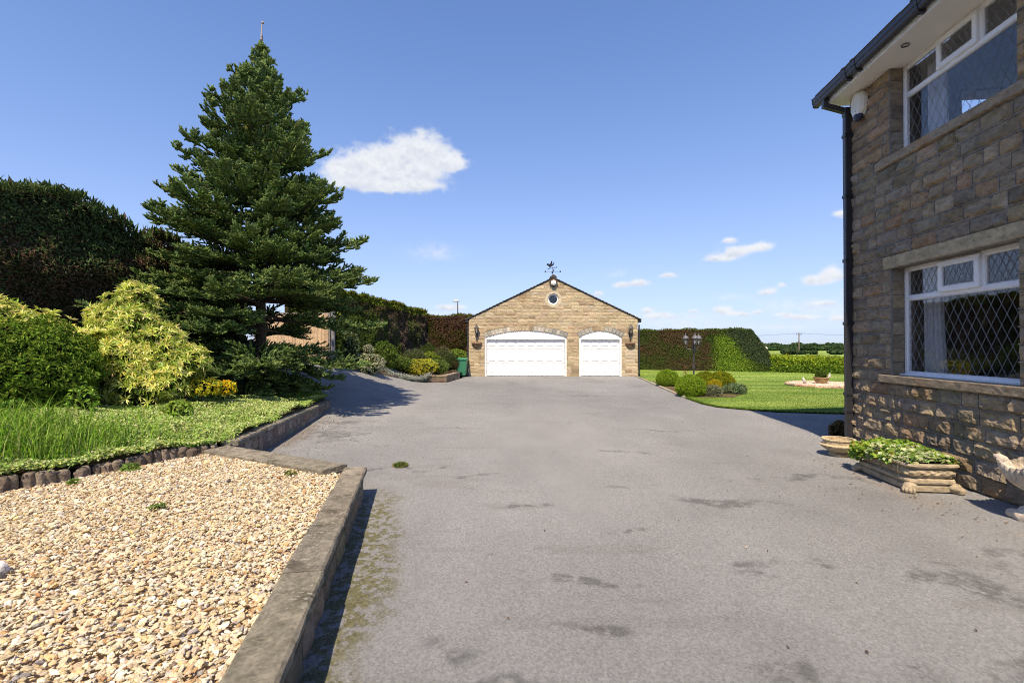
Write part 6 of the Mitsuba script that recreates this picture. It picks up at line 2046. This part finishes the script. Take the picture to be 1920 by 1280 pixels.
for k, (dx, dy) in enumerate(((-70, 6), (75, -12))):
    key = numbered('utility_pole')
    mb = MB()
    x_, y_ = px_ + dx, py_ + dy
    mb.add(*tube([(x_, y_, float(land(x_, y_)) - .5), (x_, y_, ptop - .4)], [.20, .15], 8), (.20, .165, .13))
    mb.build(key + '__pole', 'matte')
    mb = MB()
    mb.box(x_ - .9, x_ + .9, y_ - .08, y_ + .08, ptop - .95, ptop - .78, (.13, .11, .09))
    mb.build(key + '__crossarm', 'matte')
    tag(key, ('utility pole hidden behind the tall right hedge', 'utility pole hidden behind the house')[k], 'utility pole')


def far_wood(name, label, pts, n, hgt, rad, seed, cols):
    """A belt of far trees or a field hedge: many lumpy crowns in one mass."""
    rng = np.random.default_rng(seed)
    pts = np.array(pts, float)
    mb = MB()
    s = rng.uniform(0, len(pts) - 1, n)
    x = np.interp(s, range(len(pts)), pts[:, 0]) + rng.normal(0, rad * 1.2, n)
    y = np.interp(s, range(len(pts)), pts[:, 1]) + rng.normal(0, rad * 2.0, n)
    z = land(x, y)
    for k in range(n):
        h = hgt * rng.uniform(.55, 1.15)
        r = rad * rng.uniform(.7, 1.3)
        v, f = blob(1, r, r, h * .55, .35, 1.6, seed + k, (x[k], y[k], z[k] + h * .5))
        mb.add(v, f, pick(rng, 1, cols, .15)[0])
        m = 60
        p, nn = ball_points(rng, m, (x[k], y[k], z[k] + h * .55), (r, r, h * .55), .3, 1.6, seed + k, -.6, .1)
        add_leaves(mb, p, nn, r * .5, r * .35, pick(rng, len(p), cols, .2), rng, jitter=.6)
    mb.build(key := numbered(name), 'leaf')
    tag(key, label, 'trees', kind='stuff')


FT = [(3, (.050, .085, .035)), (2, (.065, .10, .040)), (1, (.035, .065, .032))]
far_wood('far_wood', 'dark far woods along the ridge', [(180, 600), (330, 610), (480, 600), (650, 580), (900, 560)], 300, 7.5, 7, 191, FT)
far_wood('far_wood', 'belt of far trees below the ridge', [(150, 430), (215, 440), (265, 430)], 70, 4.5, 5, 192, FT)
far_wood('far_wood', 'scattered trees in the middle of the fields', [(150, 330), (190, 345), (230, 340)], 22, 3.5, 3.5, 193, FT)
far_wood('field_hedge', 'low dark field hedge beyond the laurel hedge', [(60, 120), (95, 118), (130, 110), (160, 100)], 70, 1.3, 1.2, 194, FT)
for k, (lab, x, y, w, h, d) in enumerate((('white cottage far out beside the tall hedge slope', 117, 225, 3.4, 1.8, 3), ('white far farmhouse among the trees below the ridge', 196, 405, 9, 4, 6), ('long pale far barn in front of the ridge woods', 214, 470, 30, 2.6, 8))):
    key = numbered('farmhouse')
    z = float(land(x, y)) - .1
    mb = MB()
    mb.box(x - w / 2, x + w / 2, y, y + d, z, z + h, ((.74, .73, .70), (.74, .73, .70), (.45, .44, .42))[k])
    mb.build(key + '__wall', 'matte')
    mb = MB()
    m = trimesh.convex.convex_hull(np.array([(x + s * (w / 2 + .2), y + b, zz) for s in (-1, 1) for b, zz in ((-.2, z + h), (d + .2, z + h), (d / 2, z + h + d * .3), (-.2, z + h - .1), (d + .2, z + h - .1))]))
    mb.mesh(m, ((.60, .58, .56), (.16, .14, .14), (.22, .22, .23))[k])
    mb.build(key + '__roof', 'matte')
    tag(key, lab, 'farmhouse')
